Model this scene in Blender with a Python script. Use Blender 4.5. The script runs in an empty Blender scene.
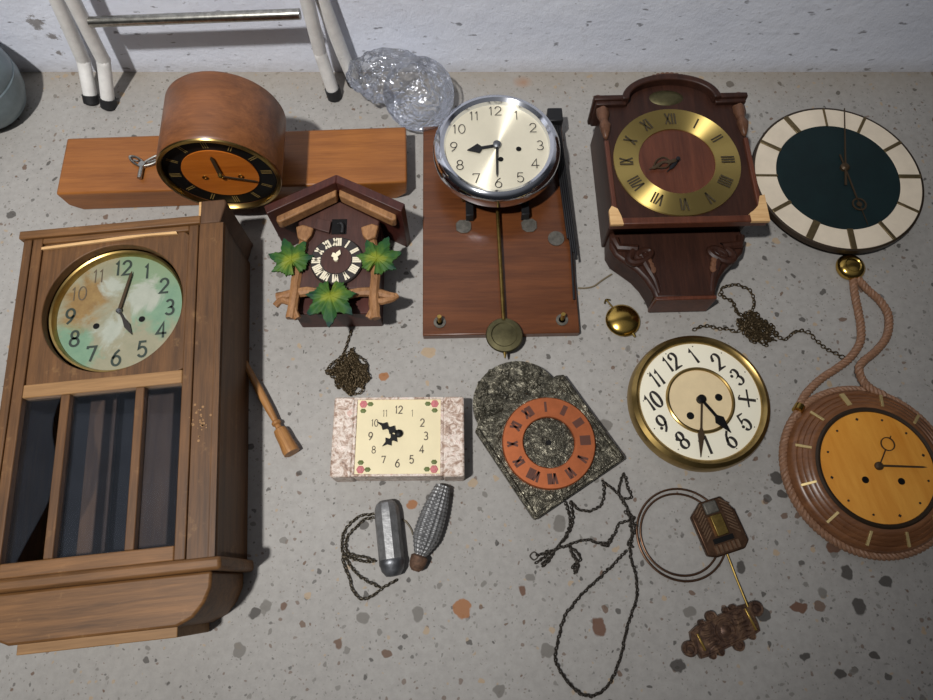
import bpy, bmesh, math, random
from mathutils import Vector, Matrix, Euler, noise
PI = math.pi
R_ = math.radians
scene = bpy.context.scene
COL = scene.collection

# ------------------------------------------------------------------ camera
CAM_H, FPX, TILT = 0.90, 650.0, R_(20.0)
cam_d = bpy.data.cameras.new('camera')
cam = bpy.data.objects.new('camera', cam_d)
COL.objects.link(cam)
cam.location = (0, 0, CAM_H)
cam.rotation_euler = (TILT, 0, 0)
cam_d.sensor_fit = 'HORIZONTAL'
cam_d.sensor_width = 36.0
cam_d.lens = FPX / 933.0 * 36.0
cam_d.clip_start = 0.01
scene.camera = cam
_fw = Vector((0, math.sin(TILT), -math.cos(TILT)))
_up = Vector((0, math.cos(TILT), math.sin(TILT)))


def at(px, py, z=0.0):
    """photo measurement -> point in the place at height z"""
    d = _fw * FPX + Vector((1, 0, 0)) * (px - 466.5) + _up * (350 - py)
    t = (z - CAM_H) / d.z
    return Vector((d.x * t, d.y * t, z))


def aty(px, py, Y):
    d = _fw * FPX + Vector((1, 0, 0)) * (px - 466.5) + _up * (350 - py)
    t = Y / d.y
    return Vector((d.x * t, Y, CAM_H + d.z * t))


# ------------------------------------------------------------------ materials
MATS = {}


def nt(name):
    m = bpy.data.materials.new(name)
    m.use_nodes = True
    t = m.node_tree
    return m, t, t.nodes['Principled BSDF']


def N(t, typ, **kw):
    n = t.nodes.new(typ)
    for k, v in kw.items():
        if k in n.inputs:
            n.inputs[k].default_value = v
        else:
            setattr(n, k, v)
    return n


def ramp(t, stops, interp='LINEAR'):
    r = t.nodes.new('ShaderNodeValToRGB')
    r.color_ramp.interpolation = interp
    el = r.color_ramp.elements
    while len(el) < len(stops):
        el.new(0.5)
    for e, (p, c) in zip(el, stops):
        e.position = p
        e.color = (c[0], c[1], c[2], 1)
    return r


def srgb(r, g, b):
    f = lambda u: (u / 255 / 12.92) if u <= 10 else ((u / 255 + 0.055) / 1.055) ** 2.4
    return (f(r), f(g), f(b))


def mixc(t, fac, a, b, mode='MIX'):
    m = t.nodes.new('ShaderNodeMix')
    m.data_type = 'RGBA'
    m.blend_type = mode
    for sock, v in ((m.inputs[0], fac), (m.inputs[6], a), (m.inputs[7], b)):
        if isinstance(v, bpy.types.NodeSocket):
            t.links.new(v, sock)
        elif isinstance(v, (int, float)):
            sock.default_value = v
        else:
            sock.default_value = (v[0], v[1], v[2], 1)
    return m.outputs[2]


def math_n(t, op, a, b=None, c=None, clamp=False):
    m = t.nodes.new('ShaderNodeMath')
    m.operation = op
    m.use_clamp = clamp
    for i, v in enumerate((a, b, c)):
        if v is None:
            continue
        if isinstance(v, bpy.types.NodeSocket):
            t.links.new(v, m.inputs[i])
        else:
            m.inputs[i].default_value = v
    return m.outputs[0]


def bump(t, p, h, strength=0.3, dist=0.002):
    b = N(t, 'ShaderNodeBump')
    b.inputs['Strength'].default_value = strength
    b.inputs['Distance'].default_value = dist
    t.links.new(h, b.inputs['Height'])
    t.links.new(b.outputs[0], p.inputs['Normal'])


def wood(name, dark, light, axis='y', rough=0.42, along=7, across=85, coat=0.0, worn=None, spec=0.4):
    m, t, p = nt(name)
    tc = N(t, 'ShaderNodeTexCoord')
    mp = N(t, 'ShaderNodeMapping')
    sc = [across] * 3
    sc['xyz'.index(axis)] = along
    mp.inputs['Scale'].default_value = sc
    t.links.new(tc.outputs['Object'], mp.inputs[0])
    n1 = N(t, 'ShaderNodeTexNoise', Scale=1.0, Detail=6.0, Roughness=0.6, Distortion=0.6)
    t.links.new(mp.outputs[0], n1.inputs['Vector'])
    n2 = N(t, 'ShaderNodeTexNoise', Scale=5.0, Detail=3.0, Roughness=0.6)
    t.links.new(mp.outputs[0], n2.inputs['Vector'])
    n3 = N(t, 'ShaderNodeTexNoise', Scale=9.0, Detail=2.0)
    t.links.new(tc.outputs['Object'], n3.inputs['Vector'])
    s = math_n(t, 'MULTIPLY_ADD', n2.outputs[0], 0.35, math_n(t, 'MULTIPLY', n1.outputs[0], 0.65))
    s = math_n(t, 'MULTIPLY_ADD', n3.outputs[0], 0.3, math_n(t, 'SUBTRACT', s, 0.15))
    r = ramp(t, [(0.3, dark), (0.5, [(a + b) / 2 for a, b in zip(dark, light)]), (0.68, light)])
    t.links.new(s, r.inputs[0])
    col = r.outputs[0]
    if worn:
        n4 = N(t, 'ShaderNodeTexNoise', Scale=35.0, Detail=5.0, Roughness=0.7)
        t.links.new(tc.outputs['Object'], n4.inputs['Vector'])
        rr = ramp(t, [(0.6, (0, 0, 0)), (0.75, (1, 1, 1))])
        t.links.new(n4.outputs[0], rr.inputs[0])
        col = mixc(t, math_n(t, 'MULTIPLY', rr.outputs[0], 0.35), col, worn)
    t.links.new(col, p.inputs['Base Color'])
    p.inputs['Roughness'].default_value = rough
    p.inputs['Specular IOR Level'].default_value = spec
    p.inputs['Coat Weight'].default_value = coat
    p.inputs['Coat Roughness'].default_value = 0.25
    bump(t, p, s, 0.25, 0.001)
    MATS[name] = m
    return m


def plain(name, col, rough=0.5, metal=0.0, var=0.0, vscale=40, col2=None, bmp=0.0, bscale=200, spec=0.5, aniso=0.0):
    m, t, p = nt(name)
    p.inputs['Base Color'].default_value = (*col, 1)
    p.inputs['Roughness'].default_value = rough
    p.inputs['Metallic'].default_value = metal
    p.inputs['Specular IOR Level'].default_value = spec
    tc = N(t, 'ShaderNodeTexCoord')
    if var or col2:
        n = N(t, 'ShaderNodeTexNoise', Scale=float(vscale), Detail=5.0, Roughness=0.65)
        t.links.new(tc.outputs['Object'], n.inputs['Vector'])
        c2 = col2 or [c * (1 - var) for c in col]
        r = ramp(t, [(0.38, c2), (0.62, col)])
        t.links.new(n.outputs[0], r.inputs[0])
        t.links.new(r.outputs[0], p.inputs['Base Color'])
    if bmp:
        n = N(t, 'ShaderNodeTexNoise', Scale=float(bscale), Detail=3.0)
        t.links.new(tc.outputs['Object'], n.inputs['Vector'])
        bump(t, p, n.outputs[0], bmp, 0.002)
    if aniso:
        p.inputs['Anisotropic'].default_value = aniso
        p.inputs['Anisotropic Rotation'].default_value = 0.25
        tg = N(t, 'ShaderNodeTangent')
        tg.direction_type = 'RADIAL'
        tg.axis = 'Z'
        t.links.new(tg.outputs[0], p.inputs['Tangent'])
    MATS[name] = m
    return m


def speckle(name, cols, scale, rough=0.6, metal=0.0, bmp=0.8, dist=0.003):
    """mottled / embossed surface: voronoi + noise"""
    m, t, p = nt(name)
    tc = N(t, 'ShaderNodeTexCoord')
    n = N(t, 'ShaderNodeTexNoise', Scale=float(scale), Detail=4.0, Roughness=0.7, Distortion=1.2)
    t.links.new(tc.outputs['Object'], n.inputs['Vector'])
    k = len(cols)
    r = ramp(t, [(0.3 + 0.4 * i / (k - 1), c) for i, c in enumerate(cols)])
    t.links.new(n.outputs[0], r.inputs[0])
    t.links.new(r.outputs[0], p.inputs['Base Color'])
    p.inputs['Roughness'].default_value = rough
    p.inputs['Metallic'].default_value = metal
    bump(t, p, n.outputs[0], bmp, dist)
    MATS[name] = m
    return m


wood('oak', srgb(66, 43, 22), srgb(112, 76, 42), 'y', 0.55, 6, 95, worn=srgb(168, 130, 84))
wood('oak_cross', srgb(80, 53, 27), srgb(132, 92, 53), 'x', 0.55, 6, 95, worn=srgb(172, 134, 88))
wood('oak_pale', srgb(120, 88, 54), srgb(158, 120, 78), 'x', 0.6, 6, 95)
wood('oak_inner', srgb(66, 46, 32), srgb(100, 72, 50), 'y', 0.7, 6, 80)
wood('raw_wood', srgb(186, 142, 92), srgb(222, 184, 132), 'x', 0.75, 9, 120)
wood('mantel_wood', srgb(118, 68, 28), srgb(156, 98, 46), 'x', 0.38, 5, 70, coat=0.15)
wood('drum_wood', srgb(86, 50, 26), srgb(132, 82, 46), 'x', 0.4, 4, 75, coat=0.1)
wood('mantel_dial_wood', srgb(164, 84, 22), srgb(198, 114, 40), 'x', 0.3, 5, 70, coat=0.2)
wood('cuckoo_dark', srgb(54, 33, 28), srgb(82, 52, 44), 'y', 0.5, 10, 110)
wood('cuckoo_roof', srgb(50, 22, 18), srgb(78, 38, 30), 'y', 0.45, 10, 110)
wood('carved_light', srgb(112, 76, 46), srgb(172, 126, 84), 'y', 0.55, 30, 90)
wood('board_wood', srgb(72, 38, 17), srgb(108, 62, 32), 'x', 0.32, 5, 60, coat=0.25)
wood('mahogany', srgb(36, 20, 15), srgb(62, 36, 26), 'y', 0.45, 7, 80, spec=0.3)
wood('mahogany_face', srgb(66, 33, 21), srgb(98, 54, 36), 'y', 0.42, 7, 70, coat=0.1)
wood('carved_brown', srgb(68, 43, 30), srgb(116, 80, 58), 'y', 0.45, 40, 70)
wood('rope_clock_wood', srgb(92, 58, 36), srgb(134, 90, 58), 'x', 0.35, 12, 60, coat=0.15)
wood('amber_dial', srgb(208, 134, 44), srgb(232, 166, 70), 'y', 0.35, 5, 30, coat=0.2)
wood('finial_wood', srgb(124, 80, 40), srgb(188, 138, 84), 'z', 0.45, 9, 120)
plain('gold_print', srgb(150, 124, 70), 0.5)
plain('pale_gold', srgb(208, 184, 128), 0.4, 0.45, 0.15, 60)
plain('brass', srgb(196, 164, 88), 0.3, 1.0, 0.25, 60)
plain('brass_polished', srgb(205, 170, 90), 0.2, 1.0, 0.1, 60)
plain('brass_ring', srgb(216, 190, 116), 0.5, 1.0, aniso=0.97)
plain('brass_dull', srgb(140, 118, 66), 0.45, 1.0, 0.4, 90)
plain('brass_bezel', srgb(178, 150, 92), 0.32, 1.0, 0.2, 70, aniso=0.6)
plain('bob_green', srgb(98, 92, 64), 0.5, 0.8, 0.35, 60)
plain('chrome', srgb(225, 228, 235), 0.1, 1.0)
plain('chrome_worn', srgb(190, 188, 180), 0.28, 1.0, 0.35, 120)
plain('steel', srgb(130, 132, 136), 0.45, 0.9, 0.3, 80, bmp=0.2)
plain('zinc', srgb(150, 150, 150), 0.5, 0.7, 0.3, 90, bmp=0.25)
plain('grey_plate', srgb(112, 108, 100), 0.55, 0.6, 0.4, 120)
plain('rusty', srgb(112, 84, 66), 0.75, 0.3, 0.5, 150, bmp=0.4)
plain('black_metal', srgb(28, 28, 30), 0.45, 0.3)
plain('black_paint', srgb(14, 13, 13), 0.5, spec=0.2)
plain('ink', srgb(34, 28, 24), 0.6)
plain('ink_soft', srgb(88, 76, 60), 0.6)
plain('ink_green', srgb(40, 52, 44), 0.6)
plain('roman_dark', srgb(58, 48, 26), 0.6)
plain('roman_copper', srgb(84, 44, 28), 0.6)
plain('hand_brown', srgb(78, 62, 44), 0.45, 0.5)
plain('chain_brown', srgb(84, 70, 48), 0.5, 0.7, 0.4, 200)
plain('chain_black', srgb(70, 64, 57), 0.55, 0.6, 0.4, 200)
plain('chain_steel', srgb(92, 84, 70), 0.5, 0.7, 0.4, 200)
plain('bronze_edge', srgb(122, 96, 74), 0.45, 0.6, 0.35, 120)
plain('coil_bronze', srgb(98, 72, 54), 0.4, 0.8, 0.35, 90)
plain('cream_numeral', srgb(226, 216, 190), 0.6)
plain('ivory', srgb(236, 226, 196), 0.5)
plain('cuckoo_ring', srgb(44, 38, 36), 0.5)
plain('white_paint', srgb(228, 226, 222), 0.4, 0.0, 0.12, 60)
plain('rubber', srgb(26, 26, 28), 0.6)
plain('jug_grey', srgb(128, 142, 148), 0.4, 0.35, 0.25, 30)
plain('pale_tile', srgb(226, 212, 190), 0.35, 0.0, 0.1, 25)
plain('green_enamel', srgb(14, 34, 36), 0.55, 0.0, 0.25, 20, spec=0.35)
plain('rim_brown', srgb(58, 46, 34), 0.45, 0.4)
plain('strip_bronze', srgb(138, 120, 86), 0.4, 0.8, 0.25, 120)
plain('enamel_white', srgb(238, 232, 210), 0.25)
plain('enamel_cream', srgb(226, 204, 162), 0.4, 0.0, 0.08, 30)
plain('silver_dial', srgb(238, 230, 206), 0.5, 0.35, 0.08, 14, aniso=0.97)
plain('copper', srgb(196, 112, 70), 0.4, 0.75, 0.15, 70)
plain('cream_panel', srgb(228, 214, 174), 0.45, 0.0, 0.06, 25)
plain('rose_pink', srgb(206, 120, 122), 0.6, 0.0, 0.25, 260)
plain('rose_leaf', srgb(100, 112, 56), 0.6, 0.0, 0.2, 200)
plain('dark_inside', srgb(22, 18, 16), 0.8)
plain('bird_black', srgb(20, 20, 22), 0.6)
plain('string_brown', srgb(110, 98, 76), 0.7)
speckle('ceramic', [srgb(112, 88, 74), srgb(176, 148, 130), srgb(228, 216, 204), srgb(206, 166, 152)], 85, 0.35, 0, 0.8, 0.003)
speckle('bronze_relief', [srgb(48, 46, 40), srgb(82, 78, 66), srgb(150, 144, 126)], 75, 0.3, 0.65, 0.8, 0.005)
speckle('bronze_ornate', [srgb(52, 38, 32), srgb(92, 68, 54), srgb(132, 104, 80)], 80, 0.4, 0.55, 0.35, 0.002)


def leaf_mat():
    m, t, p = nt('painted_leaf_green')
    tc = N(t, 'ShaderNodeTexCoord')
    n = N(t, 'ShaderNodeTexNoise', Scale=60.0, Detail=3.0)
    t.links.new(tc.outputs['Object'], n.inputs['Vector'])
    ln = N(t, 'ShaderNodeVectorMath')
    ln.operation = 'LENGTH'
    t.links.new(tc.outputs['Object'], ln.inputs[0])
    v = math_n(t, 'MULTIPLY_ADD', ln.outputs['Value'], 16.0, math_n(t, 'MULTIPLY', n.outputs[0], 0.75))
    r = ramp(t, [(0.45, srgb(122, 132, 40)), (0.62, srgb(74, 104, 38)), (0.82, srgb(42, 82, 40)), (1.05, srgb(20, 52, 44))])
    t.links.new(v, r.inputs[0])
    t.links.new(r.outputs[0], p.inputs['Base Color'])
    p.inputs['Roughness'].default_value = 0.6
    p.inputs['Specular IOR Level'].default_value = 0.25
    MATS['leaf'] = m


leaf_mat()


def patina_mat():
    m, t, p = nt('patina_dial')
    tc = N(t, 'ShaderNodeTexCoord')
    sx = N(t, 'ShaderNodeSeparateXYZ')
    t.links.new(tc.outputs['Object'], sx.inputs[0])
    n = N(t, 'ShaderNodeTexNoise', Scale=22.0, Detail=6.0, Roughness=0.65, Distortion=0.8)
    t.links.new(tc.outputs['Object'], n.inputs['Vector'])
    n2 = N(t, 'ShaderNodeTexNoise', Scale=70.0, Detail=5.0, Roughness=0.7)
    t.links.new(tc.outputs['Object'], n2.inputs['Vector'])
    X, Y = sx.outputs[0], sx.outputs[1]
    wob = math_n(t, 'MULTIPLY', math_n(t, 'SUBTRACT', n.outputs[0], 0.5), 0.09)
    base = mixc(t, n2.outputs[0], srgb(122, 124, 100), srgb(156, 148, 124))

    def blob(cx, cy, r0, r1):
        dx = math_n(t, 'SUBTRACT', X, cx)
        dy = math_n(t, 'SUBTRACT', Y, cy)
        d = math_n(t, 'SQRT', math_n(t, 'ADD', math_n(t, 'MULTIPLY', dx, dx), math_n(t, 'MULTIPLY', dy, dy)))
        d = math_n(t, 'ADD', d, wob)
        mr = N(t, 'ShaderNodeMapRange')
        t.links.new(d, mr.inputs[0])
        mr.inputs[1].default_value = r0
        mr.inputs[2].default_value = r1
        mr.inputs[3].default_value = 1
        mr.inputs[4].default_value = 0
        return mr.outputs[0]
    c = base
    teal = mixc(t, n2.outputs[0], srgb(90, 124, 102), srgb(130, 156, 128))
    c = mixc(t, blob(0.068, 0.012, 0.034, 0.056), c, teal)
    c = mixc(t, blob(-0.05, -0.05, 0.016, 0.03), c, teal)
    c = mixc(t, blob(0.02, 0.075, 0.012, 0.03), c, teal)
    c = mixc(t, blob(0.03, 0.06, 0.02, 0.05), c, srgb(122, 142, 112))
    c = mixc(t, blob(-0.066, -0.03, 0.006, 0.022), c, teal)
    rust = mixc(t, n2.outputs[0], srgb(104, 72, 40), srgb(160, 134, 84))
    c = mixc(t, blob(-0.05, 0.022, 0.024, 0.04), c, rust)
    pale = mixc(t, n2.outputs[0], srgb(142, 148, 134), srgb(176, 178, 164))
    c = mixc(t, blob(-0.01, 0.04, 0.008, 0.02), c, pale)
    c = mixc(t, blob(0.03, 0.022, 0.014, 0.026), c, pale)
    c = mixc(t, blob(-0.008, -0.028, 0.014, 0.026), c, pale)
    c = mixc(t, blob(0.018, -0.03, 0.004, 0.016), c, teal)
    t.links.new(c, p.inputs['Base Color'])
    p.inputs['Roughness'].default_value = 0.5
    p.inputs['Metallic'].default_value = 0.1
    bump(t, p, n2.outputs[0], 0.2, 0.001)
    MATS['patina'] = m


patina_mat()


def glass_mat(name, tint, strength, rough=0.05, bumped=False):
    m = bpy.data.materials.new(name)
    m.use_nodes = True
    t = m.node_tree
    t.nodes.remove(t.nodes['Principled BSDF'])
    out = t.nodes['Material Output']
    tr = N(t, 'ShaderNodeBsdfTransparent')
    tr.inputs[0].default_value = (*tint, 1)
    gl = N(t, 'ShaderNodeBsdfGlossy')
    gl.inputs['Roughness'].default_value = rough
    gl.inputs['Color'].default_value = (0.9, 0.93, 1, 1)
    fr = N(t, 'ShaderNodeFresnel')
    fr.inputs[0].default_value = 1.5
    mx = N(t, 'ShaderNodeMixShader')
    t.links.new(math_n(t, 'MULTIPLY_ADD', fr.outputs[0], 1.15 if bumped else 1.0, strength, clamp=True), mx.inputs[0])
    t.links.new(tr.outputs[0], mx.inputs[1])
    t.links.new(gl.outputs[0], mx.inputs[2])
    t.links.new(mx.outputs[0], out.inputs[0])
    if bumped:
        tc = N(t, 'ShaderNodeTexCoord')
        n = N(t, 'ShaderNodeTexNoise', Scale=55.0, Detail=2.0, Roughness=0.5, Distortion=1.0)
        t.links.new(tc.outputs['Object'], n.inputs['Vector'])
        b = N(t, 'ShaderNodeBump')
        b.inputs['Strength'].default_value = 0.9
        b.inputs['Distance'].default_value = 0.006
        t.links.new(n.outputs[0], b.inputs['Height'])
        t.links.new(b.outputs[0], gl.inputs['Normal'])
        t.links.new(b.outputs[0], fr.inputs['Normal'])
        df = N(t, 'ShaderNodeBsdfDiffuse')
        df.inputs[0].default_value = (0.85, 0.86, 0.88, 1)
        tl = N(t, 'ShaderNodeBsdfTranslucent')
        tl.inputs[0].default_value = (0.85, 0.86, 0.88, 1)
        ad = N(t, 'ShaderNodeMixShader')
        t.links.new(df.outputs[0], ad.inputs[1])
        t.links.new(tl.outputs[0], ad.inputs[2])
        mx2 = N(t, 'ShaderNodeMixShader')
        mx2.inputs[0].default_value = 0.1
        t.links.new(mx.outputs[0], mx2.inputs[1])
        t.links.new(ad.outputs[0], mx2.inputs[2])
        t.links.new(mx2.outputs[0], out.inputs[0])
    else:
        # dusty film
        tc = N(t, 'ShaderNodeTexCoord')
        n = N(t, 'ShaderNodeTexNoise', Scale=30.0, Detail=6.0, Roughness=0.7)
        t.links.new(tc.outputs['Object'], n.inputs['Vector'])
        df = N(t, 'ShaderNodeBsdfDiffuse')
        df.inputs[0].default_value = (0.42, 0.46, 0.52, 1)
        mx2 = N(t, 'ShaderNodeMixShader')
        t.links.new(math_n(t, 'MULTIPLY', n.outputs[0], 0.02), mx2.inputs[0])
        t.links.new(mx.outputs[0], mx2.inputs[1])
        t.links.new(df.outputs[0], mx2.inputs[2])
        t.links.new(mx2.outputs[0], out.inputs[0])
    MATS[name] = m


glass_mat('pane_glass', (0.8, 0.84, 0.9), 0.0)
glass_mat('clear_plastic', (0.985, 0.985, 0.985), 0.03, 0.14, True)


# ------------------------------------------------------------------ builders
class B:
    def __init__(self):
        self.bm = bmesh.new()

    def _tag(self, verts, M):
        if M is not None:
            bmesh.ops.transform(self.bm, matrix=M, verts=verts)

    def box(self, c, s, rz=0.0, M=None):
        r = bmesh.ops.create_cube(self.bm, size=1.0)
        mt = Matrix.Translation(c) @ Matrix.Rotation(rz, 4, 'Z') @ Matrix.Diagonal((s[0], s[1], s[2], 1))
        if M is not None:
            mt = M @ mt
        bmesh.ops.transform(self.bm, matrix=mt, verts=r['verts'])
        return self

    def bx(self, x0, x1, y0, y1, z0, z1):
        return self.box(((x0 + x1) / 2, (y0 + y1) / 2, (z0 + z1) / 2), (x1 - x0, y1 - y0, z1 - z0))

    def lathe(self, prof, seg=64, c=(0, 0, 0), closed=False, M=None, ry=1.0):
        rings = []
        allv = []
        for r, z in prof:
            if r <= 1e-6:
                v = [self.bm.verts.new((c[0], c[1], c[2] + z))]
            else:
                v = [self.bm.verts.new((c[0] + r * math.cos(2 * PI * i / seg), c[1] + ry * r * math.sin(2 * PI * i / seg), c[2] + z)) for i in range(seg)]
            rings.append(v)
            allv += v
        pairs = list(zip(rings[:-1], rings[1:]))
        if closed:
            pairs.append((rings[-1], rings[0]))
        for a, b in pairs:
            for i in range(seg):
                j = (i + 1) % seg
                if len(a) == 1 and len(b) == 1:
                    continue
                if len(a) == 1:
                    self.bm.faces.new((a[0], b[i], b[j]))
                elif len(b) == 1:
                    self.bm.faces.new((a[i], b[0], a[j]))
                else:
                    self.bm.faces.new((a[i], b[i], b[j], a[j]))
        self._tag(allv, M)
        return self

    def prism(self, pts, z0, z1, M=None):
        a = [self.bm.verts.new((x, y, z0)) for x, y in pts]
        b = [self.bm.verts.new((x, y, z1)) for x, y in pts]
        n = len(pts)
        self.bm.faces.new(list(reversed(a)))
        self.bm.faces.new(b)
        for i in range(n):
            j = (i + 1) % n
            self.bm.faces.new((a[i], a[j], b[j], b[i]))
        self._tag(a + b, M)
        return self

    def holed(self, x0, x1, y0, y1, cx, cy, r, z0, z1, seg=96):
        ring = []
        for k in range(seg):
            th = 2 * PI * k / seg
            dx, dy = math.cos(th), math.sin(th)
            tx = ((x1 - cx) / dx if dx > 1e-9 else (x0 - cx) / dx if dx < -1e-9 else 1e9)
            ty = ((y1 - cy) / dy if dy > 1e-9 else (y0 - cy) / dy if dy < -1e-9 else 1e9)
            tt = min(tx, ty)
            ring.append(((cx + dx * tt, cy + dy * tt), (cx + dx * r, cy + dy * r)))
        V = []
        for o, i in ring:
            V.append([self.bm.verts.new((*o, z0)), self.bm.verts.new((*o, z1)), self.bm.verts.new((*i, z1)), self.bm.verts.new((*i, z0))])
        for k in range(seg):
            a, b = V[k], V[(k + 1) % seg]
            for q in range(4):
                w = (q + 1) % 4
                self.bm.faces.new((a[q], b[q], b[w], a[w]))
        return self

    def tube(self, pts, r, seg=8, closed=False, smooth_n=0, flat=1.0):
        P = [Vector(p) for p in pts]
        if smooth_n:
            P = spline(P, smooth_n, closed)
        n = len(P)
        rad = (lambda i: r) if not isinstance(r, (list, tuple)) else (lambda i: r[0] + (r[-1] - r[0]) * i / (n - 1) if len(r) == 2 else r[min(int(i / (n - 1) * (len(r) - 1) + 0.5), len(r) - 1)])
        prev = None
        rings = []
        for i in range(n):
            if closed:
                d = P[(i + 1) % n] - P[i - 1]
            else:
                d = P[min(i + 1, n - 1)] - P[max(i - 1, 0)]
            d.normalize()
            if prev is None:
                u = d.cross(Vector((0, 0, 1)))
                if u.length < 0.1:
                    u = d.cross(Vector((1, 0, 0)))
            else:
                u = prev - d * prev.dot(d)
            u.normalize()
            prev = u
            w = d.cross(u)
            rings.append([self.bm.verts.new(P[i] + (u * math.cos(2 * PI * k / seg) + w * math.sin(2 * PI * k / seg) * flat) * rad(i)) for k in range(seg)])
        m = n if closed else n - 1
        for i in range(m):
            a, b = rings[i], rings[(i + 1) % n]
            for k in range(seg):
                j = (k + 1) % seg
                self.bm.faces.new((a[k], a[j], b[j], b[k]))
        if not closed:
            self.bm.faces.new(list(reversed(rings[0])))
            self.bm.faces.new(rings[-1])
        return self

    def strip(self, pts, w, z, pen=None, M=None):
        """flat printed stroke; pen=(thin_ratio, angle) gives calligraphic weight"""
        P = [Vector((p[0], p[1])) for p in pts]
        n = len(P)
        closed = (P[0] - P[-1]).length < 1e-6 and n > 3
        L, Rr = [], []
        for i in range(n):
            if closed:
                a = P[i] - P[i - 1 if i > 0 else n - 2]
                b = P[i + 1 if i < n - 1 else 1] - P[i]
            else:
                a = P[i] - P[max(i - 1, 0)]
                b = P[min(i + 1, n - 1)] - P[i]
            a = a.normalized() if a.length > 0 else b.normalized()
            b = b.normalized() if b.length > 0 else a
            d = (a + b)
            d = d.normalized() if d.length > 1e-3 else a
            nn = Vector((-d.y, d.x))
            k = 1.0 / max(0.5, abs(nn.dot(Vector((-a.y, a.x)))))
            ww = w
            if pen:
                ww = w * (pen[0] + (1 - pen[0]) * abs(math.sin(math.atan2(d.y, d.x) - pen[1])))
            L.append(self.bm.verts.new((P[i].x + nn.x * ww / 2 * k, P[i].y + nn.y * ww / 2 * k, z)))
            Rr.append(self.bm.verts.new((P[i].x - nn.x * ww / 2 * k, P[i].y - nn.y * ww / 2 * k, z)))
        for i in range(n - 1):
            self.bm.faces.new((L[i], Rr[i], Rr[i + 1], L[i + 1]))
        self._tag(L + Rr, M)
        return self

    def poly(self, pts, z):
        self.bm.faces.new([self.bm.verts.new((x, y, z)) for x, y in pts])
        return self

    def disc(self, r, z, c=(0, 0), seg=24):
        return self.poly([(c[0] + r * math.cos(2 * PI * i / seg), c[1] + r * math.sin(2 * PI * i / seg)) for i in range(seg)], z)

    def build(self, name, mat, parent=None, loc=(0, 0, 0), rot=(0, 0, 0), bevel=0.0, sharp=38, sub=0, fix=True, marks=()):
        bm = self.bm
        if fix:
            bmesh.ops.recalc_face_normals(bm, faces=bm.faces)
        for i, (mb, _m) in enumerate(marks):      # printed or embossed surface pattern of this part
            bmesh.ops.recalc_face_normals(mb.bm, faces=mb.bm.faces)
            tmp = bpy.data.meshes.new('tmp')
            mb.bm.to_mesh(tmp)
            mb.bm.free()
            n0 = len(bm.faces)
            bm.from_mesh(tmp)
            bpy.data.meshes.remove(tmp)
            bm.faces.ensure_lookup_table()
            for fc in bm.faces[n0:]:
                fc.material_index = i + 1
                if fc.normal.z < 0 and all(abs(v.co.z - fc.verts[0].co.z) < 1e-6 for v in fc.verts):
                    fc.normal_flip()
        me = bpy.data.meshes.new(name)
        bm.to_mesh(me)
        bm.free()
        for mm in [mat] + [k for _b, k in marks]:
            me.materials.append(MATS[mm])
        for p in me.polygons:
            p.use_smooth = True
        me.set_sharp_from_angle(angle=R_(sharp))
        o = bpy.data.objects.new(name, me)
        COL.objects.link(o)
        o.location = loc
        o.rotation_euler = rot
        if parent:
            o.parent = parent
        if bevel:
            md = o.modifiers.new('bevel', 'BEVEL')
            md.width = bevel
            md.segments = 2
            md.limit_method = 'ANGLE'
            md.angle_limit = R_(40)
            md.harden_normals = False
        if sub:
            md = o.modifiers.new('sub', 'SUBSURF')
            md.levels = sub
            md.render_levels = sub
        return o


def spline(P, n, closed=False):
    P = [Vector(p) for p in P]
    out = []
    m = len(P)
    rng = range(m) if closed else range(m - 1)
    for i in rng:
        if closed:
            p0, p1, p2, p3 = P[i - 1], P[i], P[(i + 1) % m], P[(i + 2) % m]
        else:
            p0, p1, p2, p3 = P[max(i - 1, 0)], P[i], P[i + 1], P[min(i + 2, m - 1)]
        for k in range(n):
            t = k / n
            out.append(0.5 * ((2 * p1) + (p2 - p0) * t + (2 * p0 - 5 * p1 + 4 * p2 - p3) * t * t + (3 * p1 - p0 - 3 * p2 + p3) * t ** 3))
    if not closed:
        out.append(P[-1])
    return out


def tag(o, label, cat, group=None):
    o['label'] = label
    o['category'] = cat
    if group:
        o['group'] = group
    return o


def thing(name, label, cat, loc, rz=0.0):
    e = bpy.data.objects.new(name, None)
    COL.objects.link(e)
    e.empty_display_size = 0.02
    e.location = (loc[0], loc[1], loc[2] if len(loc) > 2 else 0.0)
    e.rotation_euler = (0, 0, rz)
    return tag(e, label, cat)


# ---------- drawn numerals
def arc(cx, cy, rx, ry, a0, a1, n=14):
    return [(cx + rx * math.cos(R_(a0 + (a1 - a0) * i / n)), cy + ry * math.sin(R_(a0 + (a1 - a0) * i / n))) for i in range(n + 1)]


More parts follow.
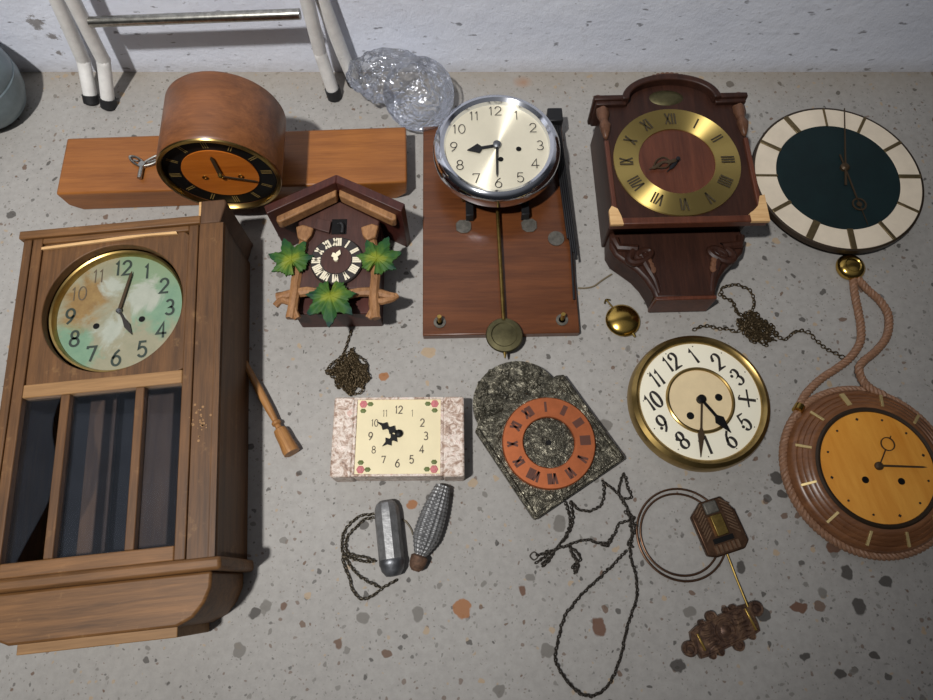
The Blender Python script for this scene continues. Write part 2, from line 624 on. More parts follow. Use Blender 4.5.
_six = [(0.2, 0.5), (-0.05, 0.3), (-0.24, 0.0)] + arc(0, -0.2, 0.29, 0.3, 150, 510, 20)
GLY = {
    '0': ([arc(0, 0, 0.3, 0.5, 90, 450, 22)], 0.8),
    '1': ([[(-0.16, 0.3), (0, 0.48), (0, -0.5)]], 0.5),
    '2': ([arc(0, 0.22, 0.28, 0.28, 175, -45, 14) + [(-0.28, -0.48), (0.32, -0.48)]], 0.8),
    '3': ([arc(0, 0.24, 0.25, 0.26, 150, -90) + arc(0, -0.24, 0.3, 0.26, 90, -150)[1:]], 0.8),
    '4': ([[(0.12, -0.5), (0.12, 0.5), (-0.34, -0.2), (0.36, -0.2)]], 0.85),
    '5': ([[(0.28, 0.48), (-0.18, 0.48), (-0.24, 0.04)] + arc(0, -0.18, 0.3, 0.32, 130, -150)], 0.8),
    '6': ([_six], 0.8),
    '7': ([[(-0.3, 0.32), (-0.28, 0.46), (0.3, 0.46), (-0.06, -0.5)]], 0.75),
    '8': ([arc(0, 0.25, 0.24, 0.25, 90, 450, 18), arc(0, -0.24, 0.3, 0.26, 90, 450, 18)], 0.8),
    '9': ([[(-x, -y) for x, y in _six]], 0.8),
    'I': ([[(0, 0.5), (0, -0.5)]], 0.3),
    'V': ([[(-0.25, 0.5), (0, -0.5)], [(0.25, 0.5), (0, -0.5)]], 0.62),
    'X': ([[(-0.26, 0.5), (0.26, -0.5)], [(0.26, 0.5), (-0.26, -0.5)]], 0.65),
}
ROMAN = ['XII', 'I', 'II', 'III', 'IIII', 'V', 'VI', 'VII', 'VIII', 'IX', 'X', 'XI']
ARAB = ['12', '1', '2', '3', '4', '5', '6', '7', '8', '9', '10', '11']


def write(b, text, x, y, size, w, z, rot=0.0, pen=None, sx=1.0):
    tot = sum(GLY[c][1] for c in text) * sx
    cx = -tot / 2
    cr, sr = math.cos(rot), math.sin(rot)
    for c in text:
        strokes, adv = GLY[c]
        adv *= sx
        for s in strokes:
            pts = []
            for px, py in s:
                X = (cx + adv / 2 + px * sx) * size
                Y = py * size
                pts.append((x + X * cr - Y * sr, y + X * sr + Y * cr))
            pn = (pen[0], pen[1] + rot) if pen else None
            b.strip(pts, w, z, pn)
        cx += adv


def numerals(texts, Rn, size, w, z, radial=False, pen=None, sx=1.0, ry=1.0, skip=()):
    b = B()
    for i, tx in enumerate(texts):
        if i in skip:
            continue
        a = PI / 2 - 2 * PI * i / 12
        rot = (a - PI / 2) if radial else 0.0
        write(b, tx, Rn * math.cos(a), Rn * ry * math.sin(a), size, w, z, rot, pen, sx)
    return b


def hand(length, w, z, ang_deg, style='plain', tail=0.0, t=0.0012):
    """clock hand, ang clockwise from 12"""
    b = B()
    L = length
    if style == 'plain':
        pts = [(-w / 2, -tail), (w / 2, -tail), (w * 0.4, L * 0.9), (0, L), (-w * 0.4, L * 0.9)]
    elif style == 'spade':
        pts = [(-w * .25, -tail), (w * .25, -tail), (w * .25, L * .5), (w * .9, L * .62), (w * .6, L * .74), (0.0003, L), (-0.0003, L), (-w * .6, L * .74), (-w * .9, L * .62), (-w * .25, L * .5)]
    elif style == 'leaf':
        pts = [(-w * .2, -tail), (w * .2, -tail), (w * .25, L * .3), (w * .7, L * .62), (w * .3, L * .85), (0, L), (-w * .3, L * .85), (-w * .7, L * .62), (-w * .25, L * .3)]
    elif style == 'serp':
        pts = [(-w * .3, -tail), (w * .3, -tail), (w * .3, L * .2), (w * .9, L * .3), (w * .3, L * .42), (w * .25, L * .5), (w * .8, L * .62), (w * .25, L * .74), (0, L), (-w * .25, L * .74), (-w * .8, L * .62), (-w * .25, L * .5), (-w * .3, L * .42), (-w * .9, L * .3), (-w * .3, L * .2)]
    b.prism(pts, z, z + t, M=Matrix.Rotation(-R_(ang_deg), 4, 'Z'))
    return b


def ringhand(b, length, ring_at, ring_r, w, z, ang_deg, tail=0.0, t=0.0012):
    M = Matrix.Rotation(-R_(ang_deg), 4, 'Z')
    b.prism([(-w / 2, -tail), (w / 2, -tail), (w / 2, ring_at - ring_r), (-w / 2, ring_at - ring_r)], z, z + t, M)
    pr = [(ring_r - w / 2, z), (ring_r + w / 2, z), (ring_r + w / 2, z + t), (ring_r - w / 2, z + t)]
    b.lathe(pr, 28, (0, ring_at, 0), closed=True, M=M)
    if length > ring_at + ring_r:
        b.prism([(-w / 2, ring_at + ring_r), (w / 2, ring_at + ring_r), (w * .3, length), (-w * .3, length)], z, z + t, M)
    return b


def ring(b, r0, r1, z0, z1, seg=72):
    return b.lathe([(r0, z0), (r1, z0), (r1, z1), (r0, z1)], seg, closed=True)


def plate(r, z0, z1):
    return [(0, z0), (r, z0), (r, z1), (0, z1)]


# ------------------------------------------------------------------ the room
def floor_mat():
    m, t, p = nt('concrete_with_pebbles')
    tc = N(t, 'ShaderNodeTexCoord')
    co = tc.outputs['Object']
    big = N(t, 'ShaderNodeTexNoise', Scale=4.0, Detail=6.0, Roughness=0.6)
    fine = N(t, 'ShaderNodeTexNoise', Scale=90.0, Detail=6.0, Roughness=0.7)
    warp = N(t, 'ShaderNodeTexNoise', Scale=70.0, Detail=2.0)
    for n in (big, fine, warp):
        t.links.new(co, n.inputs['Vector'])
    wv = N(t, 'ShaderNodeVectorMath')
    wv.operation = 'MULTIPLY_ADD'
    t.links.new(warp.outputs['Color'], wv.inputs[0])
    wv.inputs[1].default_value = (0.012, 0.012, 0.0)
    t.links.new(co, wv.inputs[2])
    c = mixc(t, big.outputs[0], srgb(146, 142, 137), srgb(172, 169, 164))
    fr = ramp(t, [(0.3, (0.78, 0.78, 0.78)), (0.62, (1.0, 1.0, 1.0))])
    t.links.new(fine.outputs[0], fr.inputs[0])
    c = mixc(t, 0.75, c, fr.outputs[0], 'MULTIPLY')

    def layer(c, scale, presence, rmax, cols, off, soft=0.02, op=0.9):
        mp = N(t, 'ShaderNodeMapping')
        mp.inputs['Location'].default_value = off
        t.links.new(wv.outputs[0], mp.inputs[0])
        v = N(t, 'ShaderNodeTexVoronoi')
        v.voronoi_dimensions = '2D'
        v.inputs['Scale'].default_value = scale
        v.inputs['Randomness'].default_value = 0.85
        t.links.new(mp.outputs[0], v.inputs['Vector'])
        s = N(t, 'ShaderNodeSeparateColor')
        t.links.new(v.outputs['Color'], s.inputs[0])
        rad = math_n(t, 'MULTIPLY_ADD', s.outputs[0], rmax * 0.7, rmax * 0.3)
        inside = math_n(t, 'SUBTRACT', rad, v.outputs['Distance'])
        mr = N(t, 'ShaderNodeMapRange')
        t.links.new(inside, mr.inputs[0])
        mr.inputs[1].default_value = 0
        mr.inputs[2].default_value = soft
        pres = math_n(t, 'LESS_THAN', s.outputs[2], presence)
        fac = math_n(t, 'MULTIPLY', math_n(t, 'MULTIPLY', mr.outputs[0], pres), op)
        r = ramp(t, [(i / len(cols), k) for i, k in enumerate(cols)], 'CONSTANT')
        t.links.new(s.outputs[1], r.inputs[0])
        return mixc(t, fac, c, r.outputs[0])
    dk, gr, br, tn, og = srgb(66, 62, 58), srgb(112, 108, 102), srgb(98, 72, 54), srgb(168, 146, 118), srgb(158, 108, 62)
    c = layer(c, 210, 0.24, 0.32, [dk, gr, br, gr], (0.3, 0.1, 0), 0.1, 0.5)
    c = layer(c, 100, 0.24, 0.3, [dk, gr, tn, br, gr], (1.3, 0.7, 0), 0.08, 0.65)
    c = layer(c, 52, 0.17, 0.25, [dk, gr, tn, dk, br], (2.1, 0.4, 0), 0.04, 0.8)
    c = layer(c, 27, 0.05, 0.2, [dk, gr, br, tn], (0.9, 1.7, 0), 0.025, 0.8)
    # the stones and stains one can tell apart
    sx = N(t, 'ShaderNodeSeparateXYZ')
    t.links.new(wv.outputs[0], sx.inputs[0])

    def spot(c, px, py, r, col, soft=0.0015, op=0.9, asp=1.0):
        w = at(px, py)
        dx = math_n(t, 'SUBTRACT', sx.outputs[0], w.x + 0.006)
        dy = math_n(t, 'MULTIPLY', math_n(t, 'SUBTRACT', sx.outputs[1], w.y + 0.006), asp)
        d = math_n(t, 'SQRT', math_n(t, 'ADD', math_n(t, 'MULTIPLY', dx, dx), math_n(t, 'MULTIPLY', dy, dy)))
        mr = N(t, 'ShaderNodeMapRange')
        t.links.new(d, mr.inputs[0])
        mr.inputs[1].default_value = r
        mr.inputs[2].default_value = r - soft
        mr.inputs[3].default_value = 0
        mr.inputs[4].default_value = op
        return mixc(t, mr.outputs[0], c, col)
    og2, brn = srgb(150, 98, 54), srgb(98, 64, 44)
    for px, py, r, col, asp in (
            (462, 608, .012, og2, .9), (384, 377, .008, og2, 1), (411, 505, .008, og2, 1), (429, 352, .011, tn, 1.3),
            (418, 614, .009, gr, .8), (363, 617, .008, gr, 1), (338, 644, .006, br, .7), (386, 653, .007, br, 1.4),
            (531, 577, .007, gr, 1.2), (522, 591, .006, brn, .8), (599, 627, .009, brn, .7), (547, 650, .010, gr, 1),
            (799, 607, .011, brn, 1.5), (847, 573, .009, dk, .7), (823, 592, .007, gr, .9), (860, 607, .009, dk, .8),
            (886, 582, .009, dk, 1.1), (764, 615, .010, dk, 1), (841, 674, .009, dk, 1.2), (874, 655, .008, dk, 1.4),
            (805, 656, .006, dk, 1), (833, 547, .010, brn, 1.2), (777, 478, .010, dk, 1), (782, 495, .009, dk, 1.4),
            (678, 666, .009, dk, 1), (690, 612, .008, gr, 1.2), (741, 567, .006, dk, .7), (560, 523, .010, gr, .8),
            (266, 605, .008, gr, 1), (284, 606, .006, br, 1), (255, 613, .009, dk, 1.2), (240, 650, .009, gr, 1),
            (605, 425, .010, gr, 1), (500, 690, .008, gr, 1)):
        c = spot(c, px, py, r, col, asp=asp)
    c = spot(c, 523, 82, 0.02, srgb(160, 104, 60), 0.018, 0.6, 1.3)
    # dirt gathered along the foot of the wall
    dn = N(t, 'ShaderNodeTexNoise', Scale=18.0, Detail=5.0, Roughness=0.7)
    t.links.new(co, dn.inputs['Vector'])
    mr = N(t, 'ShaderNodeMapRange')
    t.links.new(sx.outputs[1], mr.inputs[0])
    mr.inputs[1].default_value = 0.78
    mr.inputs[2].default_value = 0.85
    c = mixc(t, math_n(t, 'MULTIPLY', mr.outputs[0], math_n(t, 'MULTIPLY', dn.outputs[0], 0.8)), c, srgb(138, 124, 104))
    t.links.new(c, p.inputs['Base Color'])
    p.inputs['Roughness'].default_value = 0.62
    p.inputs['Specular IOR Level'].default_value = 0.3
    bump(t, p, fine.outputs[0], 0.25, 0.001)
    MATS['floor'] = m


def wall_mat():
    m, t, p = nt('whitewashed_plaster')
    tc = N(t, 'ShaderNodeTexCoord')
    co = tc.outputs['Object']
    big = N(t, 'ShaderNodeTexNoise', Scale=7.0, Detail=6.0, Roughness=0.65)
    med = N(t, 'ShaderNodeTexNoise', Scale=45.0, Detail=6.0, Roughness=0.7)
    t.links.new(co, big.inputs['Vector'])
    t.links.new(co, med.inputs['Vector'])
    c = mixc(t, big.outputs[0], srgb(210, 215, 230), srgb(238, 241, 250))
    # chips and scuffs
    mp = N(t, 'ShaderNodeMapping')
    mp.inputs['Scale'].default_value = (38, 38, 90)
    t.links.new(co, mp.inputs[0])
    n = N(t, 'ShaderNodeTexNoise', Scale=1.0, Detail=3.0, Roughness=0.5)
    t.links.new(mp.outputs[0], n.inputs['Vector'])
    r = ramp(t, [(0.65, (0, 0, 0)), (0.7, (1, 1, 1))])
    t.links.new(n.outputs[0], r.inputs[0])
    c = mixc(t, math_n(t, 'MULTIPLY', r.outputs[0], 0.75), c, srgb(104, 104, 108))
    r2 = ramp(t, [(0.6, (0, 0, 0)), (0.72, (1, 1, 1))])
    t.links.new(med.outputs[0], r2.inputs[0])
    c = mixc(t, math_n(t, 'MULTIPLY', r2.outputs[0], 0.35), c, srgb(160, 158, 158))
    # flaked patch on the left
    sx = N(t, 'ShaderNodeSeparateXYZ')
    t.links.new(co, sx.inputs[0])
    for wx, wz, rr in ((aty(36, 24, 0.844).x, aty(36, 24, 0.844).z, 0.013), (aty(52, 36, 0.844).x, aty(52, 36, 0.844).z, 0.01), (aty(60, 54, 0.844).x, aty(60, 54, 0.844).z, 0.008)):
        dx = math_n(t, 'SUBTRACT', sx.outputs[0], wx)
        dz = math_n(t, 'SUBTRACT', sx.outputs[2], wz)
        d = math_n(t, 'SQRT', math_n(t, 'ADD', math_n(t, 'MULTIPLY', dx, dx), math_n(t, 'MULTIPLY', dz, dz)))
        d = math_n(t, 'ADD', d, math_n(t, 'MULTIPLY', math_n(t, 'SUBTRACT', med.outputs[0], 0.5), 0.05))
        mr = N(t, 'ShaderNodeMapRange')
        t.links.new(d, mr.inputs[0])
        mr.inputs[1].default_value = rr
        mr.inputs[2].default_value = rr - 0.004
        mr.inputs[3].default_value = 0
        mr.inputs[4].default_value = 0.8
        c = mixc(t, mr.outputs[0], c, srgb(112, 104, 96))
    # grime at the foot
    mr = N(t, 'ShaderNodeMapRange')
    t.links.new(sx.outputs[2], mr.inputs[0])
    mr.inputs[1].default_value = 0.03
    mr.inputs[2].default_value = 0.0
    mr.inputs[3].default_value = 0
    mr.inputs[4].default_value = 0.7
    c = mixc(t, math_n(t, 'MULTIPLY', mr.outputs[0], med.outputs[0]), c, srgb(150, 142, 128))
    t.links.new(c, p.inputs['Base Color'])
    p.inputs['Roughness'].default_value = 0.7
    s = math_n(t, 'MULTIPLY_ADD', big.outputs[0], 1.5, med.outputs[0])
    bump(t, p, s, 0.5, 0.004)
    MATS['wall'] = m


floor_mat()
wall_mat()
f = B().bx(-2.2, 2.2, -1.6, 0.86, -0.05, 0.0).build('floor', 'floor')
f['kind'] = 'structure'
w = B().bx(-2.2, 2.2, 0.844, 0.96, 0.0, 2.6).build('wall_back', 'wall')
w['kind'] = 'structure'


# ------------------------------------------------------------------ 1. large box wall clock
def box_clock():
    D = 0.12
    t = thing('box_wall_clock', 'large oak box wall clock with a stained green dial and dark glass panes', 'wall clock', (-0.4215, 0.0155, 0), R_(6.0))
    H, W = 0.444, 0.134
    b = B()
    b.bx(-W, -W + .012, 0, H, 0, .102).bx(W - .012, W, 0, H, 0, .102).bx(-W, W, H - .012, H, 0, .102).bx(-W, W, 0, .012, 0, .102)
    b.bx(-W + .002, W - .002, .002, H - .002, 0, .008)
    b.build('case', 'oak', t, bevel=.002)
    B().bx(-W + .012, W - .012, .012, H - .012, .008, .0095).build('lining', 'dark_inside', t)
    B().bx(-.076, -.04, .02, .43, .02, .028).build('back_slat', 'oak_inner', t, bevel=.001)
    B().bx(-.002, .075, .016, .43, .012, .03).build('back_slat', 'oak_inner', t, bevel=.001)
    b = B()
    for x0, x1 in ((-W - .001, -.124), (-.1225, -.1095), (.0875, .1005)):
        b.bx(x0, x1, .003, H, .1, D)
    b.bx(-.1245, -.122, .003, H, .1, D - .003).bx(.1, .103, .003, H, .1, D - .003)
    b.build('stile', 'oak', t, bevel=.0018)
    b = B().holed(-.1095, .0875, .234, .437, -.009, .334, .0912, .104, D - .003)
    b.build('dial_panel', 'oak', t, bevel=.0012)
    sp = B()
    rnd = random.Random(5)
    for k in range(30):
        sp.disc(rnd.uniform(.0006, .0017), D + .0003, (rnd.gauss(.112, .0055), rnd.gauss(.165, .011)), 8)
    B().prism([(.1025, .003), (.134, .003), (.134, H), (.1025, H)], .1, D).build('stile', 'oak', t, marks=[(sp, 'oak_pale')])
    B().tube([(.128, .003, D - .0069), (.128, H, D - .0069)], .0072, 20).build('rounded_edge', 'oak', t)
    B().bx(-.1095, .0875, .217, .2345, .104, D).build('rail', 'oak_pale', t, bevel=.0015)
    B().bx(-.1095, .0875, .003, .02, .104, D).build('rail', 'oak_cross', t, bevel=.0015)
    B().bx(-.1095, .0875, .436, H, .104, D).build('rail', 'oak_cross', t, bevel=.0015)
    for x in (-.0565, .0355):
        B().bx(x - .0055, x + .0055, .02, .217, .106, D - .001).build('muntin', 'oak', t, bevel=.0012)
    # panes
    broken = [(-.1095, .02), (-.098, .02), (-.0935, .03), (-.087, .045), (-.08, .06), (-.071, .08), (-.0645, .1), (-.062, .115), (-.0635, .138), (-.069, .155), (-.0735, .172), (-.0738, .19), (-.071, .205), (-.066, .217), (-.1095, .217)]
    B().prism(broken, .109, .111).build('glass_pane', 'pane_glass', t)['label'] = 'broken glass pane with a curved missing edge'
    B().bx(-.051, .03, .02, .217, .109, .111).build('glass_pane', 'pane_glass', t)
    B().bx(.041, .0875, .02, .217, .109, .111).build('glass_pane', 'pane_glass', t)
    # dial
    num = numerals(ARAB, .066, .0215, .0032, .0036, sx=.85, skip=(10, 11))
    fad = numerals(['', '', '', '', '', '', '', '', '', '', '10', '11'], .066, .02, .0016, .0036, sx=.85)
    hol = B()
    for x, y in ((-.03, -.018), (.03, -.014)):
        hol.disc(.0042, .0037, (x, y))
    DZ = .09
    d = B().lathe(plate(.0855, .0, .003), 80).build('dial', 'patina', t, loc=(-.011, .336, DZ), marks=[(num, 'ink_green'), (fad, 'ink_soft'), (hol, 'black_paint')])
    B().lathe([(.0835, .0035), (.0845, .008), (.086, .0115), (.0885, .0125), (.0895, .011), (.0895, -.01), (.086, -.01), (.0845, .0)], 80, closed=True).build('bezel', 'brass_bezel', t, loc=(-.011, .336, DZ))
    hand(.06, .0042, .006, 13, 'plain').build('minute_hand', 'hand_brown', d)
    hand(.041, .0058, .0045, 152, 'leaf').build('hour_hand', 'ink', d)
    B().lathe([(.0036, .003), (.0036, .008), (.002, .0095), (0, .0095)], 20).build('hand_nut', 'steel', d)
    # crown strip, broken end block, splinter
    B().bx(-.14, .104, H, H + .012, .02, D + .004).build('crown_strip', 'oak_cross', t, bevel=.0015)
    B().prism([(.102, H), (.13, H), (.138, H + .03), (.136, H + .036), (.104, H + .036)], .0, D + .002).build('crown_end_block', 'oak_inner', t, bevel=.002)
    B().bx(.1005, .1035, H + .012, H + .035, .07, D + .001).build('raw_break', 'raw_wood', t)
    B().prism([(-.11, .427), (-.03, .4305), (.03, .4335), (.072, .4325), (.07, .4365), (.0, .4362), (-.11, .4305)], D - .003, D).build('splinter', 'raw_wood', t)
    B().prism([(-.146, .43), (-.128, .437), (-.13, .441), (-.14, .439)], .09, .1).build('splinter', 'raw_wood', t)
    # lower moulding and bracket
    B().bx(-.143, .143, -.012, .003, 0, D + .006).build('lower_moulding', 'oak_cross', t, bevel=.004)
    side = [(.13, -.012), (.129, -.03), (.122, -.046), (.11, -.06), (.092, -.068)]
    B().prism([(-x, y) for x, y in side] + list(reversed(side)), 0, D - .004).build('bottom_apron', 'oak_cross', t, bevel=.003)
    B().bx(-.09, .088, -.079, -.066, 0.004, D - .018).build('bottom_board', 'oak_pale', t, bevel=.001)


box_clock()


# ------------------------------------------------------------------ 2. mantel clock
def mantel():
    t = thing('mantel_clock', 'drum-shaped walnut mantel clock on a long flat wooden base', 'mantel clock', (-0.364, 0.628, 0), R_(2.4))
    Mx = Matrix.Rotation(PI / 2, 4, 'X')
    pts = [(-.25, 0), (.25, 0), (.268, .014), (.27, .046), (-.268, .046), (-.266, .014)]
    B().prism(pts, -.052, .052, M=Mx).build('base', 'mantel_wood', t, bevel=.003)
    R, L = .083, .109
    yf = -.088
    cz = .045 + R
    dr = B().lathe([(0, 0), (R - .002, 0), (R, .003), (R, L - .003), (R - .002, L), (R - .006, L), (R - .006, L - .008), (0, L - .008)], 96).build('drum', 'drum_wood', t, loc=(.016, yf + L, cz), rot=(PI / 2, 0, 0))
    B().lathe([(R - .0035, -.001), (R - .0005, .0015), (R - .0015, .0035), (R - .0055, .004), (R - .007, .002), (R - .0072, -.003)], 96, closed=True).build('bezel', 'brass_bezel', dr, loc=(0, 0, L))
    b = B()
    for i in range(12):
        a = PI / 2 - i * PI / 6
        for off in ((-.0016, .0016) if i % 3 else (-.003, 0, .003)):
            dx, dy = math.cos(a), math.sin(a)
            b.strip([(dx * .056 - dy * off, dy * .056 + dx * off), (dx * .071 - dy * off, dy * .071 + dx * off)], .0011, -.0036)
    B().lathe(plate(R - .0068, -.007, -.004), 80).build('chapter_ring', 'black_paint', dr, loc=(0, 0, L), marks=[(b, 'gold_print')])
    B().lathe(plate(.0515, -.004, -.0025), 72).build('dial_centre', 'mantel_dial_wood', dr, loc=(0, 0, L))
    hand(.042, .006, -.001, 2, 'plain').build('hour_hand', 'hand_brown', dr, loc=(0, 0, L))
    hand(.05, .003, .0003, 108, 'plain').build('minute_hand', 'hand_brown', dr, loc=(0, 0, L))
    B().lathe([(.004, -.002), (.004, .001), (.002, .003), (0, .003)], 20).build('hand_nut', 'brass', dr, loc=(0, 0, L))
    for x in (-.024, .026):
        B().lathe([(.0022, -.0025), (.004, -.0025), (.004, -.0015), (.0022, -.0015)], 20, (x, -.006, 0), closed=True).build('winding_hole', 'brass', dr, loc=(0, 0, L))


mantel()


def winding_key():
    p = at(144, 164, .05)
    t = thing('winding_key', 'small silver winding key with two open wings lying on the mantel clock base', 'key', (p.x, p.y, .0468), R_(8))
    B().tube([(-.006, -.026, .004), (-.003, -.004, .004)], .0034, 14).build('shaft', 'chrome_worn', t)
    b = B()
    b.tube([(-.002, -.006, .004), (-.016, .004, .004), (-.022, .016, .004), (-.012, .014, .004), (-.003, .004, .004)], .0019, 8, True, 5)
    b.tube([(-.002, -.004, .004), (.014, -.002, .004), (.024, .006, .004), (.02, .012, .004), (.004, .004, .004)], .0019, 8, True, 5)
    b.tube([(-.016, .009, .004), (-.008, .006, .004)], .0014, 6).tube([(.02, .005, .004), (.006, .001, .004)], .0014, 6)
    b.lathe([(0, .0008), (.005, .0008), (.005, .0072), (0, .0072)], 16, (-.002, -.002, 0))
    b.build('wings', 'chrome_worn', t)


winding_key()


# ------------------------------------------------------------------ 3. cuckoo clock
def leaf_outline(n=96, s=1.0):
    tips = [(90, 1.0), (40, .92), (140, .92), (-8, .78), (188, .78), (-52, .62), (232, .62)]
    pts = []
    for k in range(n):
        a = 360.0 * k / n - 90
        r = .0
        for ta, tl in tips:
            d = abs((a - ta + 180) % 360 - 180)
            r = max(r, tl * (1 - .47 * (min(d, 26) / 26.0) ** .8))
        r += .03 * math.sin(k * 2.3)
        if abs((a + 90 + 180) % 360 - 180) < 9:
            r = .2
        pts.append((s * r * math.cos(R_(a)), s * r * math.sin(R_(a))))
    return pts


def cuckoo():
    t = thing('cuckoo_clock', 'small brown cuckoo clock with three painted green leaves and carved branches', 'cuckoo clock', (-.186, .43, 0), R_(1.0))
    # body
    B().prism([(-.06, -.066), (.06, -.066), (.06, .077), (0, .112), (-.06, .077)], 0, .05).build('case', 'cuckoo_roof', t, bevel=.0015)
    B().prism([(-.052, -.036), (.052, -.036), (.058, -.01), (.05, .02), (.06, .074), (0, .108), (-.06, .074), (-.05, .02), (-.058, -.01)], .05, .068).build('front_panel', 'cuckoo_dark', t, bevel=.002)
    # roof boards
    for s in (-1, 1):
        th = math.atan2(.051, .1)
        up = .015
        pts = [(0, .13), (s * .1, .079), (s * .095, .066), (0, .116)]
        if s < 0:
            pts = list(reversed(pts))
        B().prism(pts, 0.0, .104).build('roof_board', 'cuckoo_roof', t, bevel=.0012)
        pts = [(s * .002, .117), (s * .086, .0735), (s * .086, .064), (s * .08, .062), (s * .002, .105)]
        if s < 0:
            pts = list(reversed(pts))
        B().prism(pts, .07, .088).build('eave_carving', 'carved_light', t, bevel=.002)
    # bird door and bird
    B().bx(-.010, .012, .052, .077, .0675, .0688).build('bird_opening', 'black_paint', t)
    B().prism([(-.036, .06), (-.012, .052), (-.010, .071), (-.032, .077)], .069, .074).build('bird_door', 'cuckoo_dark', t, bevel=.0008)
    B().tube([(.006, .053, .07), (.007, .062, .072), (.005, .067, .073), (-.001, .0675, .073)], [.0036, .003, .0028, .0008], 10, smooth_n=3).build('cuckoo_bird', 'bird_black', t)
    # dial
    num = numerals(ROMAN, .029, .0125, .0027, .0072, radial=True, sx=.8, pen=(.5, 0))
    d = B().lathe([(0, 0), (.0375, 0), (.0375, .005), (.036, .0065), (0, .0065)], 64).build('dial', 'cuckoo_ring', t, loc=(.001, .0065, .068), marks=[(num, 'cream_numeral')])
    B().lathe(plate(.0215, .0065, .0075), 48).build('dial_centre', 'cuckoo_dark', d)
    hand(.012, .006, .0085, -25, 'leaf').build('hour_hand', 'ivory', d)
    hand(.015, .005, .0098, 20, 'leaf').build('minute_hand', 'ivory', d)
    B().lathe([(.0035, .0075), (.0035, .0115), (0, .012)], 16).build('hand_nut', 'ivory', d)
    # branches
    b = B()
    br = [
        ([(-.083, -.05, .06), (-.04, -.044, .066), (0, -.05, .064), (.045, -.046, .066), (.082, -.052, .06)], .0058),
        ([(-.048, .05, .066), (-.052, .02, .066), (-.056, -.02, .066), (-.057, -.05, .067), (-.06, -.078, .064)], .0062),
        ([(.046, .05, .066), (.054, .02, .066), (.056, -.02, .066), (.055, -.05, .067), (.058, -.08, .064)], .0062),
        ([(-.06, -.06, .066), (-.075, -.056, .064), (-.084, -.062, .06)], .004),
        ([(.058, -.062, .066), (.076, -.058, .064), (.086, -.05, .06)], .004),
        ([(-.057, -.065, .066), (-.05, -.078, .064)], .004), ([(.056, -.065, .066), (.048, -.08, .064)], .0045),
    ]
    for i, (p, r) in enumerate(br):
        p = [(x, y + .006 if i in (0, 3, 4) else y, z) for x, y, z in p]
        bb = B().tube(p, r * 1.2, 9, smooth_n=4)
        rnd = random.Random(i)
        for v in bb.bm.verts:
            n = noise.noise(v.co * 220 + Vector((i * 7, 0, 0)))
            v.co += Vector((n * .0016, n * .0016, n * .001))
        bb.build('carved_branch', 'carved_light', t, sharp=25)
    for s in (-1, 1):
        B().prism([(s * .06, .06), (s * .05, .064), (s * .034, .058), (s * .037, .046), (s * .044, .036), (s * .056, .042)][::s], .066, .078).build('carved_bracket', 'carved_light', t, bevel=.002)
    # leaves
    for (x, y, rot, s, z) in ((-.0615, .005, 22, .041, .076), (.0595, .005, -22, .041, .076), (-.003, -.053, 180, .046, .079)):
        bb = B()
        out = leaf_outline(s=s)
        top = bb.bm.verts.new((0, 0, .005))
        vs = []
        for (px, py) in out:
            rr = math.hypot(px, py)
            vs.append(bb.bm.verts.new((px, py, .0015 - .03 * (rr - .018))))
        mid = [bb.bm.verts.new((v.co.x * .55, v.co.y * .55, .0045 + .0012 * math.sin(k * .9))) for k, v in enumerate(vs)]
        bot = [bb.bm.verts.new((v.co.x, v.co.y, v.co.z - .003)) for v in vs]
        n = len(vs)
        for k in range(n):
            j = (k + 1) % n
            bb.bm.faces.new((vs[k], vs[j], mid[j], mid[k]))
            bb.bm.faces.new((mid[k], mid[j], top))
            bb.bm.faces.new((vs[j], vs[k], bot[k], bot[j]))
        bb.bm.faces.new(list(reversed(bot)))
        bb.build('painted_leaf', 'leaf', t, loc=(x, y, z), rot=(0, 0, R_(rot)))


cuckoo()


# ------------------------------------------------------------------ chains
def link_mesh(bm, c, d, nrm, L, Wd, r):
    """one oval link centred at c, long axis d, plane normal nrm"""
    d = d.normalized()
    nrm = (nrm - d * nrm.dot(d)).normalized()
    s = nrm.cross(d)
    n, k = 10, 5
    rings = []
    for i in range(n):
        a = 2 * PI * i / n
        ctr = c + d * (math.cos(a) * L / 2) + s * (math.sin(a) * Wd / 2)
        o = (d * (math.cos(a)) + s * math.sin(a)).normalized()
        rings.append([bm.verts.new(ctr + o * (math.cos(2 * PI * j / k) * r) + nrm * (math.sin(2 * PI * j / k) * r)) for j in range(k)])
    for i in range(n):
        A, Bq = rings[i], rings[(i + 1) % n]
        for j in range(k):
            q = (j + 1) % k
            bm.faces.new((A[j], A[q], Bq[q], Bq[j]))


def chain_along(b, pts, pitch=.0042, L=.0052, Wd=.0036, r=.00075, sm=6):
    P = spline(pts, sm)
    acc, i = 0.0, 0
    nxt = 0.0
    for a, c in zip(P[:-1], P[1:]):
        seg = (c - a).length
        while nxt <= acc + seg and seg > 1e-9:
            f = (nxt - acc) / seg
            p = a.lerp(c, f)
            d = (c - a)
            jr = Vector((math.sin(i * 12.9898) * 43758.5 % 1 - .5, math.sin(i * 78.233) * 24634.6 % 1 - .5, (math.sin(i * 39.42) * 9631.1 % 1) * .6))
            p = p + jr * .0013
            d = d.normalized() + jr * .7
            nn = Vector((0, 0, 1)) if i % 2 == 0 else d.cross(Vector((0, 0, 1)))
            if nn.length < 1e-6:
                nn = Vector((1, 0, 0))
            tilt = Matrix.Rotation(R_(35), 3, d.normalized()) if d.length else Matrix.Identity(3)
            link_mesh(b.bm, p, d, tilt @ nn, L, Wd, r)
            nxt += pitch
            i += 1
        acc += seg


def px_path(lst, z=.003, o=(0, 0, 0)):
    return [at(x, y, zz[0] if zz else z) - Vector(o) for x, y, *zz in lst]


